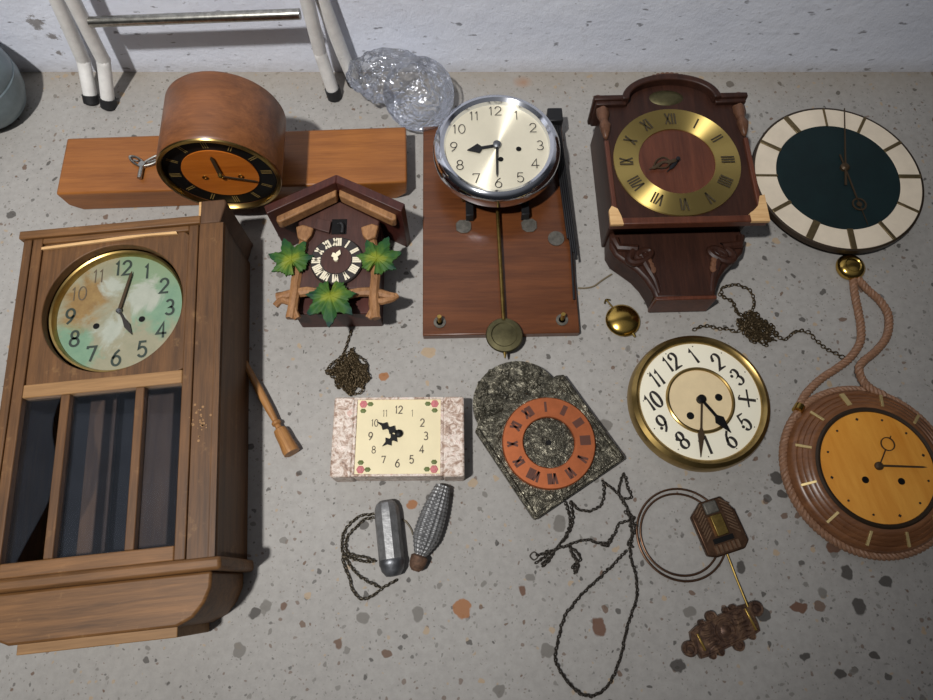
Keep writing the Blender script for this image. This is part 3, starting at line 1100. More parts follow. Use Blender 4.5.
def pile(rnd, cx, cy, rx, ry, n, hmax):
    pts = []
    for k in range(n):
        a = rnd.uniform(0, 2 * PI)
        q = math.sqrt(rnd.random())
        h = hmax * (1 - q * q) * rnd.random() + .003
        pts.append((cx + rx * q * math.cos(a), cy + ry * q * math.sin(a), h))
    return pts


def chains():
    # brown chain heap under the cuckoo clock
    rnd = random.Random(11)
    o = at(347, 372)
    b = B()
    tail = [(351, 331, .004), (348, 341, .003), (345, 350, .003), (341, 358, .004), (337, 364, .006)]
    chain_along(b, px_path(tail, o=o), sm=5)
    outline = [(328, 371), (336, 365), (345, 357), (352, 351), (356, 362), (366, 366), (366, 380), (362, 387), (350, 393), (340, 387), (338, 378)]
    heap = []
    for k in range(150):
        x, y = rnd.choice(outline)
        q = rnd.random() ** .42
        heap.append((349 + (x - 349) * q * 1.1, 373 + (y - 373) * q * 1.08, .003 + .012 * (1 - q) * rnd.random() + .002 * rnd.random()))
    chain_along(b, px_path(heap, o=o), sm=4, pitch=.0044)
    tag(b.build('chain', 'chain_brown', loc=o), 'rusty brown chain heaped below the cuckoo clock', 'chain')
    # brass-brown chain to the right of the bracket clock
    o = at(757, 330)
    b = B()
    heap = [(757 + (x - 757) * 1.0 + (y - 328) * .5, y, h) for x, y, h in pile(rnd, 757, 328, 19, 17, 46, .010)]
    chain_along(b, px_path([(695, 329), (704, 326), (716, 328), (727, 329), (738, 331)] + heap + [(772, 330), (780, 338), (786, 339), (793, 333), (801, 331), (809, 333), (817, 341), (825, 348), (834, 353), (840, 356)], o=o), sm=5, pitch=.0048, L=.0062, Wd=.0046, r=.0009)
    chain_along(b, px_path([(747, 320), (753, 309), (754, 300), (749, 290), (738, 285), (727, 286), (721, 290), (724, 297), (733, 302), (736, 311), (745, 318)], o=o), sm=5, pitch=.0048, L=.0062, Wd=.0046, r=.0009)
    chain_along(b, px_path([(720, 294), (728, 299), (734, 304), (738, 313), (744, 319)], z=.005, o=o), sm=5)
    pr = px_path([(839, 357), (842, 355), (845, 357), (842, 359)], o=o)
    b.tube(pr, .0009, 6, True, 4)
    tag(b.build('chain', 'chain_brown', loc=o), 'tangled brown chain between the dark carved clock and the rope clock', 'chain')
    # dark chain with a long loop at the bottom
    o = at(600, 580)
    b = B()
    segs = [
        [(626, 551), (612, 566), (599, 578), (584, 592), (571, 607), (563, 620), (559, 635), (556, 650), (556, 662), (562, 674), (570, 684), (578, 692), (588, 696), (598, 694), (606, 688), (613, 677), (619, 662), (623, 646), (626, 631), (631, 615), (636, 600), (637, 585), (635, 573), (631, 560), (630, 549)],
        [(630, 549), (632, 535), (630, 518), (624, 502), (614, 490), (601, 480)],
        [(624, 503), (620, 496), (619, 488), (624, 474), (627, 486), (631, 497), (622, 499)],
        [(604, 484), (604, 495), (600, 506), (589, 511), (578, 509), (571, 502)],
        [(630, 520), (619, 524), (615, 533), (608, 542), (599, 543), (588, 540), (580, 541), (570, 544), (560, 548), (550, 551), (541, 554), (537.5, 555.5)],
        [(566, 503), (569, 514), (570, 526), (565, 537), (558, 546), (551, 556), (543, 563)],
        [(571, 502), (573, 518), (570, 530), (562, 542)],
        [(570, 545), (573, 556), (577, 563), (575, 573), (578, 566), (573, 553)],
        [(537, 562), (546, 556), (553, 552), (548, 562), (541, 566)],
        [(571, 548), (577, 552), (580, 560), (573, 566), (577, 574)],
        [(612, 538), (607, 546), (600, 544)],
        [(626, 512), (634, 518), (630, 526), (637, 524), (632, 536), (628, 544), (634, 548)],
    ]
    for s in segs:
        chain_along(b, px_path(s, o=o), pitch=.0034, L=.0047, Wd=.0034, r=.0009, sm=5)
    b.tube(px_path([(530, 556), (534, 552), (538, 556), (534, 560)], .002, o), .0009, 6, True, 5)
    tag(b.build('chain', 'chain_black', loc=o), 'long dark chain looped on the floor below the copper ring dial', 'chain')
    # chain of the steel weight
    o = at(365, 555)
    b = B()
    chain_along(b, px_path([(378, 513), (366, 515), (358, 517), (350, 524), (343, 534), (342, 545), (343, 553), (351, 558), (364, 561), (376, 562)], o=o), pitch=.0038, sm=5)
    chain_along(b, px_path([(378, 517), (366, 519), (356, 527), (347, 538), (346, 549), (352, 555), (364, 557), (376, 561)], o=o), pitch=.0038, sm=5)
    chain_along(b, px_path([(396, 580), (386, 586), (376, 593), (366, 599), (357, 596), (352, 588), (349, 577), (345, 567), (343, 558), (344, 554), (348, 562), (356, 573), (367, 581), (380, 587)], o=o), pitch=.0038, sm=5)
    tag(b.build('chain', 'chain_steel', loc=o), 'thin greyish chain curling on the floor left of the smooth grey weight', 'chain')


chains()


# ------------------------------------------------------------------ weights
def axis_matrix(p0, p1):
    d = (p1 - p0)
    return Matrix.Translation(p0) @ d.to_track_quat('Z', 'Y').to_matrix().to_4x4(), d.length


def weights():
    p0, p1 = at(386, 505, .0165), at(393, 573, .0165)
    M, L = axis_matrix(p0, p1)
    mid = (p0 + p1) / 2
    t = thing('clock_weight', 'smooth grey faceted cylinder weight lying left of the pine cone weight', 'clock weight', (mid.x, mid.y, 0))
    inv = Matrix.Translation(-Vector((mid.x, mid.y, 0)))
    B().lathe([(0, -.006), (.008, -.006), (.013, -.002), (.0155, .004), (.0165, .012), (.0165, L * .8), (.0158, L * .81)], 10, M=inv @ M).build('shaft', 'zinc', t, sharp=20, bevel=.001)
    B().lathe([(.0158, L * .8), (.0166, L * .82), (.0166, L * .88), (.0155, L * .9), (.0145, L * .96), (.009, L * 1.04), (.004, L * 1.05), (0, L * 1.05)], 28, M=inv @ M).build('end_cap', 'steel', t)
    # pine cone weight
    p0, p1 = at(443, 486, .018), at(415, 571, .0165)
    M, L = axis_matrix(p0, p1)
    mid = (p0 + p1) / 2
    t = thing('clock_weight', 'grey pine cone clock weight below the little ceramic clock', 'clock weight', (mid.x, mid.y, 0))
    inv = Matrix.Translation(-Vector((mid.x, mid.y, 0)))
    b = B()
    seg, rows = 64, 110
    prof = []
    for i in range(rows + 1):
        u = i / rows
        r = .0172 * (math.sin(PI * (.16 + .72 * u) ** .9) ** .55) * (.74 + .38 * min(1, u * 1.3)) * (1 - .38 * max(0, (u - .72) / .28) ** 1.6)
        prof.append((r, u * L * .84))
    prof = [(0, 0)] + prof + [(0, L * .84)]
    b.lathe(prof, seg)
    for v in b.bm.verts:
        r = math.hypot(v.co.x, v.co.y)
        if r > .002:
            a = math.atan2(v.co.y, v.co.x)
            u = v.co.z / L
            s1 = math.sin(8 * a + 72 * u) * math.sin(8 * a - 72 * u)
            k = 1 + .085 * math.copysign(abs(s1) ** .6, s1)
            v.co.x *= k
            v.co.y *= k
    bmesh.ops.transform(b.bm, matrix=inv @ M, verts=b.bm.verts)
    b.build('cone', 'zinc', t)
    B().lathe([(.0085, L * .82), (.0115, L * .84), (.011, L * .9), (.0095, L * .96), (.005, L * 1.0), (0, L * 1.0)], 20, M=inv @ M).build('hook_cap', 'rusty', t)


weights()


def finial():
    p0, p1 = at(238, 349, .010), at(292, 453, .0118)
    M, L = axis_matrix(p0, p1)
    inv = Matrix.Translation(-Vector((p0.x, p0.y, 0)))
    prof = [(0, 0), (.003, .0), (.0036, .05), (.0045, .2), (.0058, .42), (.0055, .6), (.0042, .7), (.0066, .715), (.0066, .735), (.0042, .745), (.0046, .77), (.0088, .785), (.0098, .82), (.0102, .9), (.0116, .97), (.0112, 1.0), (0, 1.0)]
    o = B().lathe([(r, z * L) for r, z in prof], 28, M=None).build('turned_finial', 'finial_wood')
    o.matrix_world = M
    tag(o, 'thin turned wooden finial lying on the floor beside the large oak clock', 'finial')


finial()


# ------------------------------------------------------------------ 4. ceramic clock
def ceramic():
    t = thing('ceramic_clock', 'small rectangular cream clock with pink roses and mottled ceramic sides', 'clock', (-.0915, .1895, 0), R_(.4))
    b = B().bx(-.0885, -.06, -.0545, .0545, 0, .044).bx(.06, .0885, -.0545, .0545, 0, .044).bx(-.06, .06, -.0535, .0535, 0, .040)
    b.build('body', 'ceramic', t, bevel=.003)
    b = B().bx(-.0605, .0605, .0505, .0538, .038, .0438).bx(-.0605, .0605, -.0538, -.0505, .038, .0438).bx(-.0605, -.0565, -.0505, .0505, .038, .0438).bx(.0565, .0605, -.0505, .0505, .038, .0438)
    b.build('face_frame', 'ceramic', t, bevel=.001)
    b = numerals(ARAB, .037, .0105, .0015, .0424, sx=.8, ry=.98, skip=(1, 11, 8, 7, 10))
    for i, w_ in ((1, .0007), (11, .0008), (8, .0011), (7, .0013), (10, .0011)):
        a = PI / 2 - i * PI / 6
        write(b, ARAB[i], .037 * math.cos(a), .0363 * math.sin(a), .0095, w_, .0424, sx=.8)
    B().bx(-.0565, .0565, -.0505, .0505, .038, .042).build('face', 'cream_panel', t, marks=[(b, 'ink_soft')])
    hand(.035, .0075, .0445, 298, 'serp', tail=.003).build('minute_hand', 'black_paint', t, loc=(.001, .003, 0))
    hand(.028, .0085, .0432, 232, 'serp', tail=.003).build('hour_hand', 'black_paint', t, loc=(.001, .003, 0))
    B().lathe([(.0052, .042), (.0052, .0462), (.003, .0475), (0, .0475)], 20).build('hand_nut', 'black_paint', t, loc=(.001, .003, 0))
    rnd = random.Random(3)
    for sx, sy in ((-1, 1), (1, 1), (-1, -1), (1, -1)):
        cx, cy = sx * .0485, sy * .0445
        b = B()
        for k in range(6):
            a = k * PI / 3
            b.lathe([(0, .0012), (.0021, .001), (.003, 0)], 10, (cx + .0026 * math.cos(a), cy + .0026 * math.sin(a), .0419))
        b.lathe([(0, .002), (.0022, .0014), (.0028, 0)], 10, (cx, cy, .0422))
        b.build('painted_rose', 'rose_pink', t)
        b = B()
        for dx, dy in ((-sx * .0075, 0), (0, -sy * .0075)):
            b.lathe([(0, .0008), (.003, .0006), (.0044, 0)], 6, (cx + dx * 1.25, cy + dy * 1.25, .042), ry=.8)
        b.build('rose_leaves', 'rose_leaf', t)


ceramic()


# ------------------------------------------------------------------ 5. chrome dial movement on board
def board_clock():
    t = thing('pendulum_wall_clock', 'round chrome rimmed clock dial mounted on a reddish wooden board with pendulum', 'wall clock', (.051, .347, 0), R_(1.2))
    B().bx(-.115, .115, 0, .372, 0, .015).build('back_board', 'board_wood', t, bevel=.0015)
    # (world offset of the dial)
    dx, dy = .001, .2825
    B().bx(dx - .055, dx + .055, dy - .06, dy + .06, .02, .066).build('movement', 'brass_dull', t, bevel=.001)
    for sx in (-1, 1):
        b = B().bx(dx + sx * .043 - .006, dx + sx * .043 + .006, dy - .09, dy - .05, .028, .033).bx(dx + sx * .043 - .006, dx + sx * .043 + .006, dy - .093, dy - .088, .015, .033)
        b.build('bracket', 'black_metal', t, bevel=.0008)
        B().prism([(dx + sx * .051 - .002 + x, dy - .103 + y) for x, y in ((-.011, -.006), (-.004, -.011), (.006, -.011), (.012, -.005), (.012, .007), (.006, .012), (-.006, .012), (-.012, .006))], .015, .0172).build('foot_plate', 'grey_plate', t, bevel=.0005)
    B().lathe(plate(.0125, 0, .002), 24, (.0905, .156, .015)).build('foot_plate', 'grey_plate', t)
    zc = .067
    o = (dx, dy, 0)
    B().lathe([(.079, zc + .009), (.0805, zc + .0145), (.086, zc + .018), (.0925, zc + .0155), (.0965, zc + .009), (.0975, zc + .003), (.0975, zc - .006), (.094, zc - .006), (.078, zc)], 96, closed=True).build('bezel', 'chrome', t, loc=o)
    z = .0115
    num = numerals(ARAB, .0655, .0165, .0013, z, sx=1.0)
    hol = B()
    for x, y in ((.033, -.006), (.005, -.024)):
        hol.disc(.0042, z, (x, y))
    d = B().lathe([(0, 0), (.08, 0), (.08, .009), (.06, .0105), (.03, .0108), (0, .0108)], 90).build('dial', 'silver_dial', t, loc=(dx, dy, zc - .001), marks=[(num, 'ink'), (hol, 'black_paint')])
    hand(.058, .0034, z + .003, 182, 'plain', tail=.0).build('minute_hand', 'black_metal', d)
    hand(.046, .0095, z + .001, 260, 'spade').build('hour_hand', 'black_metal', d)
    B().lathe([(.006, z), (.006, z + .006), (.003, z + .008), (0, z + .008)], 24).build('hand_nut', 'steel', d)
    # pendulum
    pb = B().lathe([(0, 0), (.022, .0), (.0262, .003), (.0268, .005), (.0255, .0075), (.019, .0085), (.0175, .0072), (.009, .0085), (0, .009)], 56).build('pendulum_bob', 'bob_green', t, loc=(.0035, -.005, .018))
    B().tube([(.0035, .018, .026), (.001, .2, .03)], .0028, 8).build('pendulum_rod', 'brass_dull', t)
    B().tube([(.0035, -.028, .0215), (.0035, -.04, .0215)], [.0035, .001], 8).build('pendulum_tip', 'brass_dull', t)
    # gong
    g = at(555, 113, .05)
    loc = t.matrix_basis.inverted() if False else None
    gx, gy = .099, .363
    B().bx(gx - .012, gx + .012, gy - .013, gy + .013, .015, .05).build('gong_block', 'black_metal', t, bevel=.002)
    b = B()
    for k in range(4):
        b.tube([(gx - .004 + k * .0038, gy - .01, .04 - k * .001), (gx + .008 + k * .0035, .13 - k * .012 + .02, .026)], .0019, 8)
    b.tube([(gx + .012, .16, .027), (gx + .010, .05, .022)], .0016, 8)
    b.build('gong_rod', 'black_metal', t)
    for x in (-.09, .09):
        B().lathe([(0, .015), (.009, .015), (.009, .017), (.005, .017)], 20, (x, .02, 0)).build('screw_washer', 'grey_plate', t)
        B().tube([(x, .02, .016), (x, .0225, .032)], .0032, 10).build('pin', 'brass', t)


board_clock()


# ------------------------------------------------------------------ 6. crumpled clear plastic
def plastic():
    c = at(419, 94, .052)
    axis = Vector((.05, -.62, .78)).normalized()
    P = [Vector((-.183, .785, .03)), Vector((-.170, .788, .042)), Vector((-.14, .79, .047)), Vector((-.105, .79, .045)), c - axis * .03 + Vector((-.008, 0, 0)), c - axis * .004]
    Rr = [.014, .034, .042, .041, .050, .0575]
    seg = 90
    n = 9
    PP = spline(P, n)
    RV = spline([Vector((r, 0, 0)) for r in Rr], n)
    rings = []
    for i, p in enumerate(PP):
        u = i / (len(PP) - 1)
        d = (PP[min(i + 1, len(PP) - 1)] - PP[max(i - 1, 0)]).normalized()
        d = d.lerp(axis, max(0, min(1, (u - .5) / .45))).normalized()
        rings.append((p, d, RV[i].x, .012 * (1 - u) + .002))
    for rf, dep in ((.0572, .0), (.054, .003), (.050, .001), (.047, -.008), (.0455, -.007), (.0435, -.014), (.040, -.013), (.037, -.022), (.034, -.021), (.031, -.029), (.027, -.027), (.022, -.032), (.014, -.029), (.002, -.030)):
        rings.append((c + axis * dep, axis, rf, .0022))
    b = B()
    vr = []
    for i, (p, d, r, amp) in enumerate(rings):
        u = d.cross(Vector((0, 0, 1))).normalized()
        w_ = d.cross(u)
        row = []
        for k in range(seg):
            a = 2 * PI * k / seg
            q = p + (u * math.cos(a) + w_ * math.sin(a)) * r
            rid = 1 - abs(noise.noise(q * 45 + Vector((9, 9, 9)))) * 2.2
            nn = rid * .8 + .7 * (1 - 2 * abs(noise.noise(q * 110 + Vector((5, 2, 1)))))
            q = p + (u * math.cos(a) + w_ * math.sin(a)) * (r + amp * .6 * (nn - .9))
            q.y = min(q.y, .838)
            q.z = max(q.z, .002)
            row.append(b.bm.verts.new(q))
        vr.append(row)
    for A, C in zip(vr[:-1], vr[1:]):
        for k in range(seg):
            j = (k + 1) % seg
            b.bm.faces.new((A[k], A[j], C[j], C[k]))
    b.bm.faces.new(list(reversed(vr[0])))
    tag(b.build('plastic_bag', 'clear_plastic', sharp=24), 'crumpled clear plastic bag with a round open end against the white wall', 'plastic bag')


plastic()


# ------------------------------------------------------------------ 7. dark bracket clock
def bracket_clock():
    t = thing('bracket_wall_clock', 'dark mahogany wall clock with arched top and brass roman numeral ring', 'wall clock', (.312, .594, 0), R_(1.5))
    D = .1
    B().bx(-.104, .1, -.094, .1, 0, D - .012).build('case', 'mahogany', t, bevel=.002)
    # arched front panel
    arch = [(.068 * math.cos(R_(a)), .098 + .038 * math.sin(R_(a))) for a in range(0, 181, 10)]
    B().prism([(-.107, -.104), (.107, -.104), (.107, .1)] + arch + [(-.107, .1)], D - .012, D - .002).build('front_panel', 'mahogany', t, bevel=.0015)
    # bottom ledge with chips
    B().bx(-.112, .112, -.113, -.102, D - .012, D + .002).build('bottom_ledge', 'mahogany_face', t, bevel=.0015)
    b = B()
    b.prism([(-.1125, -.1135), (-.094, -.1135), (-.096, -.1), (-.1, -.088), (-.108, -.083), (-.1125, -.09)], D - .002, D + .0028)
    b.build('chipped_corner', 'raw_wood', t)
    b = B()
    b.prism([(.0865, -.1135), (.1125, -.1135), (.1125, -.07), (.105, -.072), (.1, -.088), (.092, -.096), (.086, -.1)], D - .002, D + .0028)
    b.build('chipped_corner', 'raw_wood', t)
    # cornice both sides and arch moulding
    for s in (-1, 1):
        x0, x1 = sorted((s * .117, s * .064))
        b = B().bx(x0, x1, .099, .108, .05, D + .008).bx(x0 + .003, x1 - .003, .092, .1, .055, D + .005)
        b.build('cornice', 'mahogany', t, bevel=.002)
        B().lathe([(0, .012), (.006, .009), (.008, .002), (.005, -.002), (0, -.004)], 16, (s * .108, .11, D - .01)).build('corner_knob', 'carved_brown', t)
        # carved pilaster
        bb = B()
        prof = [(.0025, .085), (.0085, .082), (.0095, .072), (.006, .06), (.0085, .052), (.007, .042), (.0035, .032)]
        bb.lathe([(0, .088)] + prof + [(0, .026)], 16)
        B().bx(s * .1035 - .0035, s * .1035 + .0035, -.098, .03, D - .004, D + .002).build('edge_strip', 'mahogany_face', t, bevel=.0015)
        for v in bb.bm.verts:
            n = noise.noise(v.co * 150)
            v.co.x *= 1 + .35 * n
            v.co.y *= 1 + .35 * n
        bb.build('carved_pilaster', 'carved_brown', t, loc=(s * .1035, .006, D - .001), rot=(-PI / 2, 0, 0))
    b = B()
    A = [(math.cos(R_(a)), math.sin(R_(a))) for a in range(0, 181, 6)]
    outer = [(.075 * x, .097 + .046 * y) for x, y in A]
    inner = [(.064 * x, .097 + .035 * y) for x, y in reversed(A)]
    n = len(A)
    z0, z1 = D - .03, D + .012
    vo0 = [b.bm.verts.new((*p, z0)) for p in outer]
    vo1 = [b.bm.verts.new((*p, z1)) for p in outer]
    vi0 = [b.bm.verts.new((*p, z0)) for p in reversed(inner)]
    vi1 = [b.bm.verts.new((*p, z1)) for p in reversed(inner)]
    for i in range(n - 1):
        for p, q in ((vo0, vo1), (vo1, vi1), (vi1, vi0), (vi0, vo0)):
            b.bm.faces.new((p[i], p[i + 1], q[i + 1], q[i]))
    for i in (0, n - 1):
        b.bm.faces.new((vo0[i], vo1[i], vi1[i], vi0[i]))
    b.build('arch_moulding', 'mahogany', t, bevel=.002)
    # carved crest
    bb = B()
    for k in range(7):
        x = -.021 + k * .007
        bb.lathe([(0, .006), (.0042, .004), (.0055, 0), (.0042, -.004), (0, -.006)], 12, (x, .1445 - .004 * (x / .021) ** 2, D + .004))
    bb.build('carved_crest', 'carved_brown', t)
    # oval emblem under the arch
    bb = B().lathe([(0, .003), (.016, .0028), (.024, .001), (.026, 0)], 32, (-.004, .108, D - .002), ry=.55)
    bb.build('oval_emblem', 'bob_green', t)
    # dial
    o = (-.004, -.008, D - .002)
    B().lathe(plate(.058, 0, .0012), 72).build('dial_centre', 'mahogany_face', t, loc=o)
    num = numerals(ROMAN, .0745, .0195, .0026, .0036, radial=True, pen=(.3, 0), sx=.72)
    ring(B(), .0562, .0925, 0, .003, 96).build('chapter_ring', 'brass_ring', t, loc=o, marks=[(num, 'roman_dark')])
    b = B()
    b.tube([(0, 0, .006), (-.012, -.004, .006), (-.022, -.004, .006), (-.034, -.012, .006), (-.044, -.016, .006)], [.002, .003, .002, .003, .0008], 7, smooth_n=4, flat=.4)
    b.tube([(-.012, -.002, .006), (-.02, .004, .006), (-.03, .0, .006), (-.036, -.01, .006)], .0012, 6, smooth_n=4)
    b.tube([(-.012, -.006, .006), (-.018, -.013, .006), (-.028, -.014, .006), (-.036, -.012, .006)], .0012, 6, smooth_n=4)
    b.build('minute_hand', 'hand_brown', t, loc=o)
    b = B()
    b.tube([(0, 0, .0045), (-.008, -.01, .0045), (-.018, -.02, .0045)], [.002, .003, .0008], 7, smooth_n=4, flat=.4)
    b.build('hour_hand', 'black_metal', t, loc=o)
    B().lathe([(.003, .001), (.003, .009), (0, .01)], 16).build('hand_nut', 'black_metal', t, loc=o)
    # hanging carved plaque
    half_r = [(.098, -.092), (.1, -.118), (.094, -.132), (.08, -.144), (.064, -.158), (.053, -.173), (.045, -.19), (.042, -.204)]
    half_l = [(-x * .98 - .004, y) for x, y in half_r]
    B().prism(list(reversed(half_r)) + half_l, 0.0, .046).build('lower_plaque', 'mahogany', t, bevel=.005)
    B().bx(-.046, .042, -.2075, -.2015, .004, .05).build('plaque_foot', 'mahogany_face', t, bevel=.0015)
    for s in (-1, 1):
        bb = B()
        sp = []
        for k in range(46):
            a = k * .3
            rr = .03 * math.exp(-a * .13)
            sp.append((s * (.057 - rr * math.cos(a)), -.134 + rr * .7 * math.sin(a + .6), .047 + .002 * k / 46))
        bb.tube([(s * .094, -.106, .046), (s * .09, -.12, .047), ] + sp[6:], [.007, .0035], 9)
        bb.tube([(s * .058, -.134, .046), (s * .05, -.155, .046), (s * .042, -.174, .045), (s * .038, -.194, .044)], [.0075, .003], 9, smooth_n=5)
        bb.build('carved_scroll', 'mahogany', t)
        bb = B()
        for k in range(4):
            bb.lathe([(0, .003), (.004, .002), (.005, 0)], 10, (s * (.05 - k * .002), -.138 - k * .007, .049), ry=1.4)
        bb.build('carved_leaf', 'carved_brown', t)


bracket_clock()


def wire():
    pts = px_path([(578, 288), (586, 288), (594, 286), (601, 281), (607, 277), (612, 274)], .002)
    o = Vector((pts[0].x, pts[0].y, 0))
    tag(B().tube([p - o for p in pts], .0013, 6, smooth_n=5).build('wire', 'string_brown', loc=o), 'thin bent wire on the floor from the board clock to the carved clock', 'wire')


wire()


def short_wire():
    pts = px_path([(402, 519), (407, 523), (411, 529), (413, 535)], .002)
    o = Vector((pts[0].x, pts[0].y, 0))
    tag(B().tube([p - o for p in pts], .0011, 6, smooth_n=4).build('wire', 'chain_steel', loc=o), 'short thin wire on the floor between the two grey weights', 'wire')


short_wire()


def small_bob():
    p = at(623.5, 319, .012)
    t = thing('pendulum_bob', 'small round brass pendulum bob on the floor below the carved clock', 'pendulum bob', (p.x, p.y, 0), R_(32))
    B().lathe([(0, .0), (.014, .0), (.022, .0028), (.0252, .0058), (.0257, .007), (.0248, .0092), (.019, .0128), (.01, .0158), (.003, .0167), (0, .0168)], 64).build('disc', 'brass_polished', t)
    B().tube([(0, .022, .007), (0, .04, .005)], .0013, 8).tube([(-.006, .037, .005), (0, .041, .005), (.005, .037, .005)], .0012, 6, smooth_n=4).build('hook', 'brass_dull', t)
    B().tube([(0, -.024, .007), (-.0, -.031, .006)], [.003, .0015], 8).build('nut', 'brass_dull', t)


small_bob()


# ------------------------------------------------------------------ 8. green and white round clock
def green_clock():
    t = thing('round_wall_clock', 'round wall clock with dark green centre and white tile ring', 'wall clock', (.589, .6116, 0), R_(-.5))
    B().lathe([(0, .004), (.06, .004), (.06, 0), (.13, .012), (.1335, .016), (.1335, .0255), (.1305, .0265), (.1305, .0215), (0, .0215)], 110).build('back_rim', 'rim_brown', t)
    wide = {0: .003, 1: .0045, 2: .0055, 3: .0065, 4: .004, 5: .006, 6: .009, 7: .011, 8: .006, 9: .0035, 10: .006, 11: .0085}
    for i in range(12):
        a0 = 90 - 30 * i
        a1 = a0 - 30
        w0, w1 = wide[i] / 2, wide[(i + 1) % 12] / 2
        pts = []
        r0, r1 = .0968, .13
        for k in range(9):
            a = a0 + (a1 - a0) * k / 8
            off = math.degrees((w0 if k == 0 else 0) / r1) - math.degrees((w1 if k == 8 else 0) / r1)
            pts.append((r1 * math.cos(R_(a - off)), r1 * math.sin(R_(a - off))))
        for k in range(8, -1, -1):
            a = a0 + (a1 - a0) * k / 8
            off = math.degrees((w0 if k == 0 else 0) / r0) - math.degrees((w1 if k == 8 else 0) / r0)
            pts.append((r0 * math.cos(R_(a - off)), r0 * math.sin(R_(a - off))))
        B().prism(list(reversed(pts)), .0215, .0262).build('white_tile', 'pale_tile', t, bevel=.0005)
        a = R_(a0)
        b = B()
        hw = max(wide[i] / 2, .0015)
        b.box(((r0 + r1) / 2 * math.cos(a), (r0 + r1) / 2 * math.sin(a), .0245), (r1 - r0 + .002, hw * 2, .006), a)
        b.build('hour_strip', 'strip_bronze', t, bevel=.0004)
    B().lathe(plate(.0964, .0215, .0262), 96).build('green_dial', 'green_enamel', t)
    Mi = (Matrix.Translation((.589, .6116, 0)) @ Matrix.Rotation(R_(-.5), 4, 'Z')).inverted()
    q = Mi @ at(845, 167, .029)
    c = (q.x, q.y, 0)

    def aim(px, py):
        d = Mi @ at(px, py, .029) - q
        return math.degrees(math.atan2(d.x, d.y)), math.hypot(d.x, d.y)
    am, lm = aim(844, 109)
    b = B()
    b.prism([(-.0018, -.035), (.0018, -.035), (.0011, .03), (.0007, lm), (-.0007, lm), (-.0011, .03)], .0298, .031, M=Matrix.Rotation(-R_(am), 4, 'Z'))
    b.build('minute_hand', 'hand_brown', t, loc=c)
    ah, lh = aim(859.5, 204)
    b = B()
    ringhand(b, .0, lh, .010, .0024, .028, ah, tail=.024)
    b.lathe(plate(.0042, .028, .0292), 20, M=Matrix.Rotation(-R_(ah), 4, 'Z') @ Matrix.Translation((0, lh, 0)))
    b.build('hour_hand', 'hand_brown', t, loc=c)
    aa, la = aim(868.5, 225)
    hand(la, .001, .0275, aa, 'plain').build('alarm_hand', 'hand_brown', t, loc=c)
    B().lathe([(.007, .0262), (.007, .0305), (.0045, .033), (0, .0335)], 24).build('hand_nut', 'hand_brown', t, loc=c)


green_clock()


# ------------------------------------------------------------------ 9. rope clock
def rope(b, pts, R, r, pitch, seg=7, closed=False, nstr=3, step=.0011):
    P = spline(pts, 10, closed)
    if closed:
        P.append(P[0])
    # resample
    Q = [P[0]]
    acc = 0
    for a, c in zip(P[:-1], P[1:]):
        seg_l = (c - a).length
        pos = step - acc
        while pos <= seg_l:
            Q.append(a.lerp(c, pos / seg_l))
            pos += step
        acc = (acc + seg_l) % step
    n = len(Q)
    total = n * step
    turns = max(1, round(total / pitch))
    for s in range(nstr):
        path = []
        for i, q in enumerate(Q):
            d = (Q[min(i + 1, n - 1)] - Q[max(i - 1, 0)]).normalized()
            u = d.cross(Vector((0, 0, 1))).normalized()
            w_ = d.cross(u)
            a = 2 * PI * (turns * i / n + s / nstr)
            path.append(q + u * (math.cos(a) * R) + w_ * (math.sin(a) * R))
        b.tube(path[::2], r, seg, closed)


plain('rope_fibre', srgb(146, 108, 82), 0.55, 0.0, 0.25, 200, bmp=0.3, bscale=500)


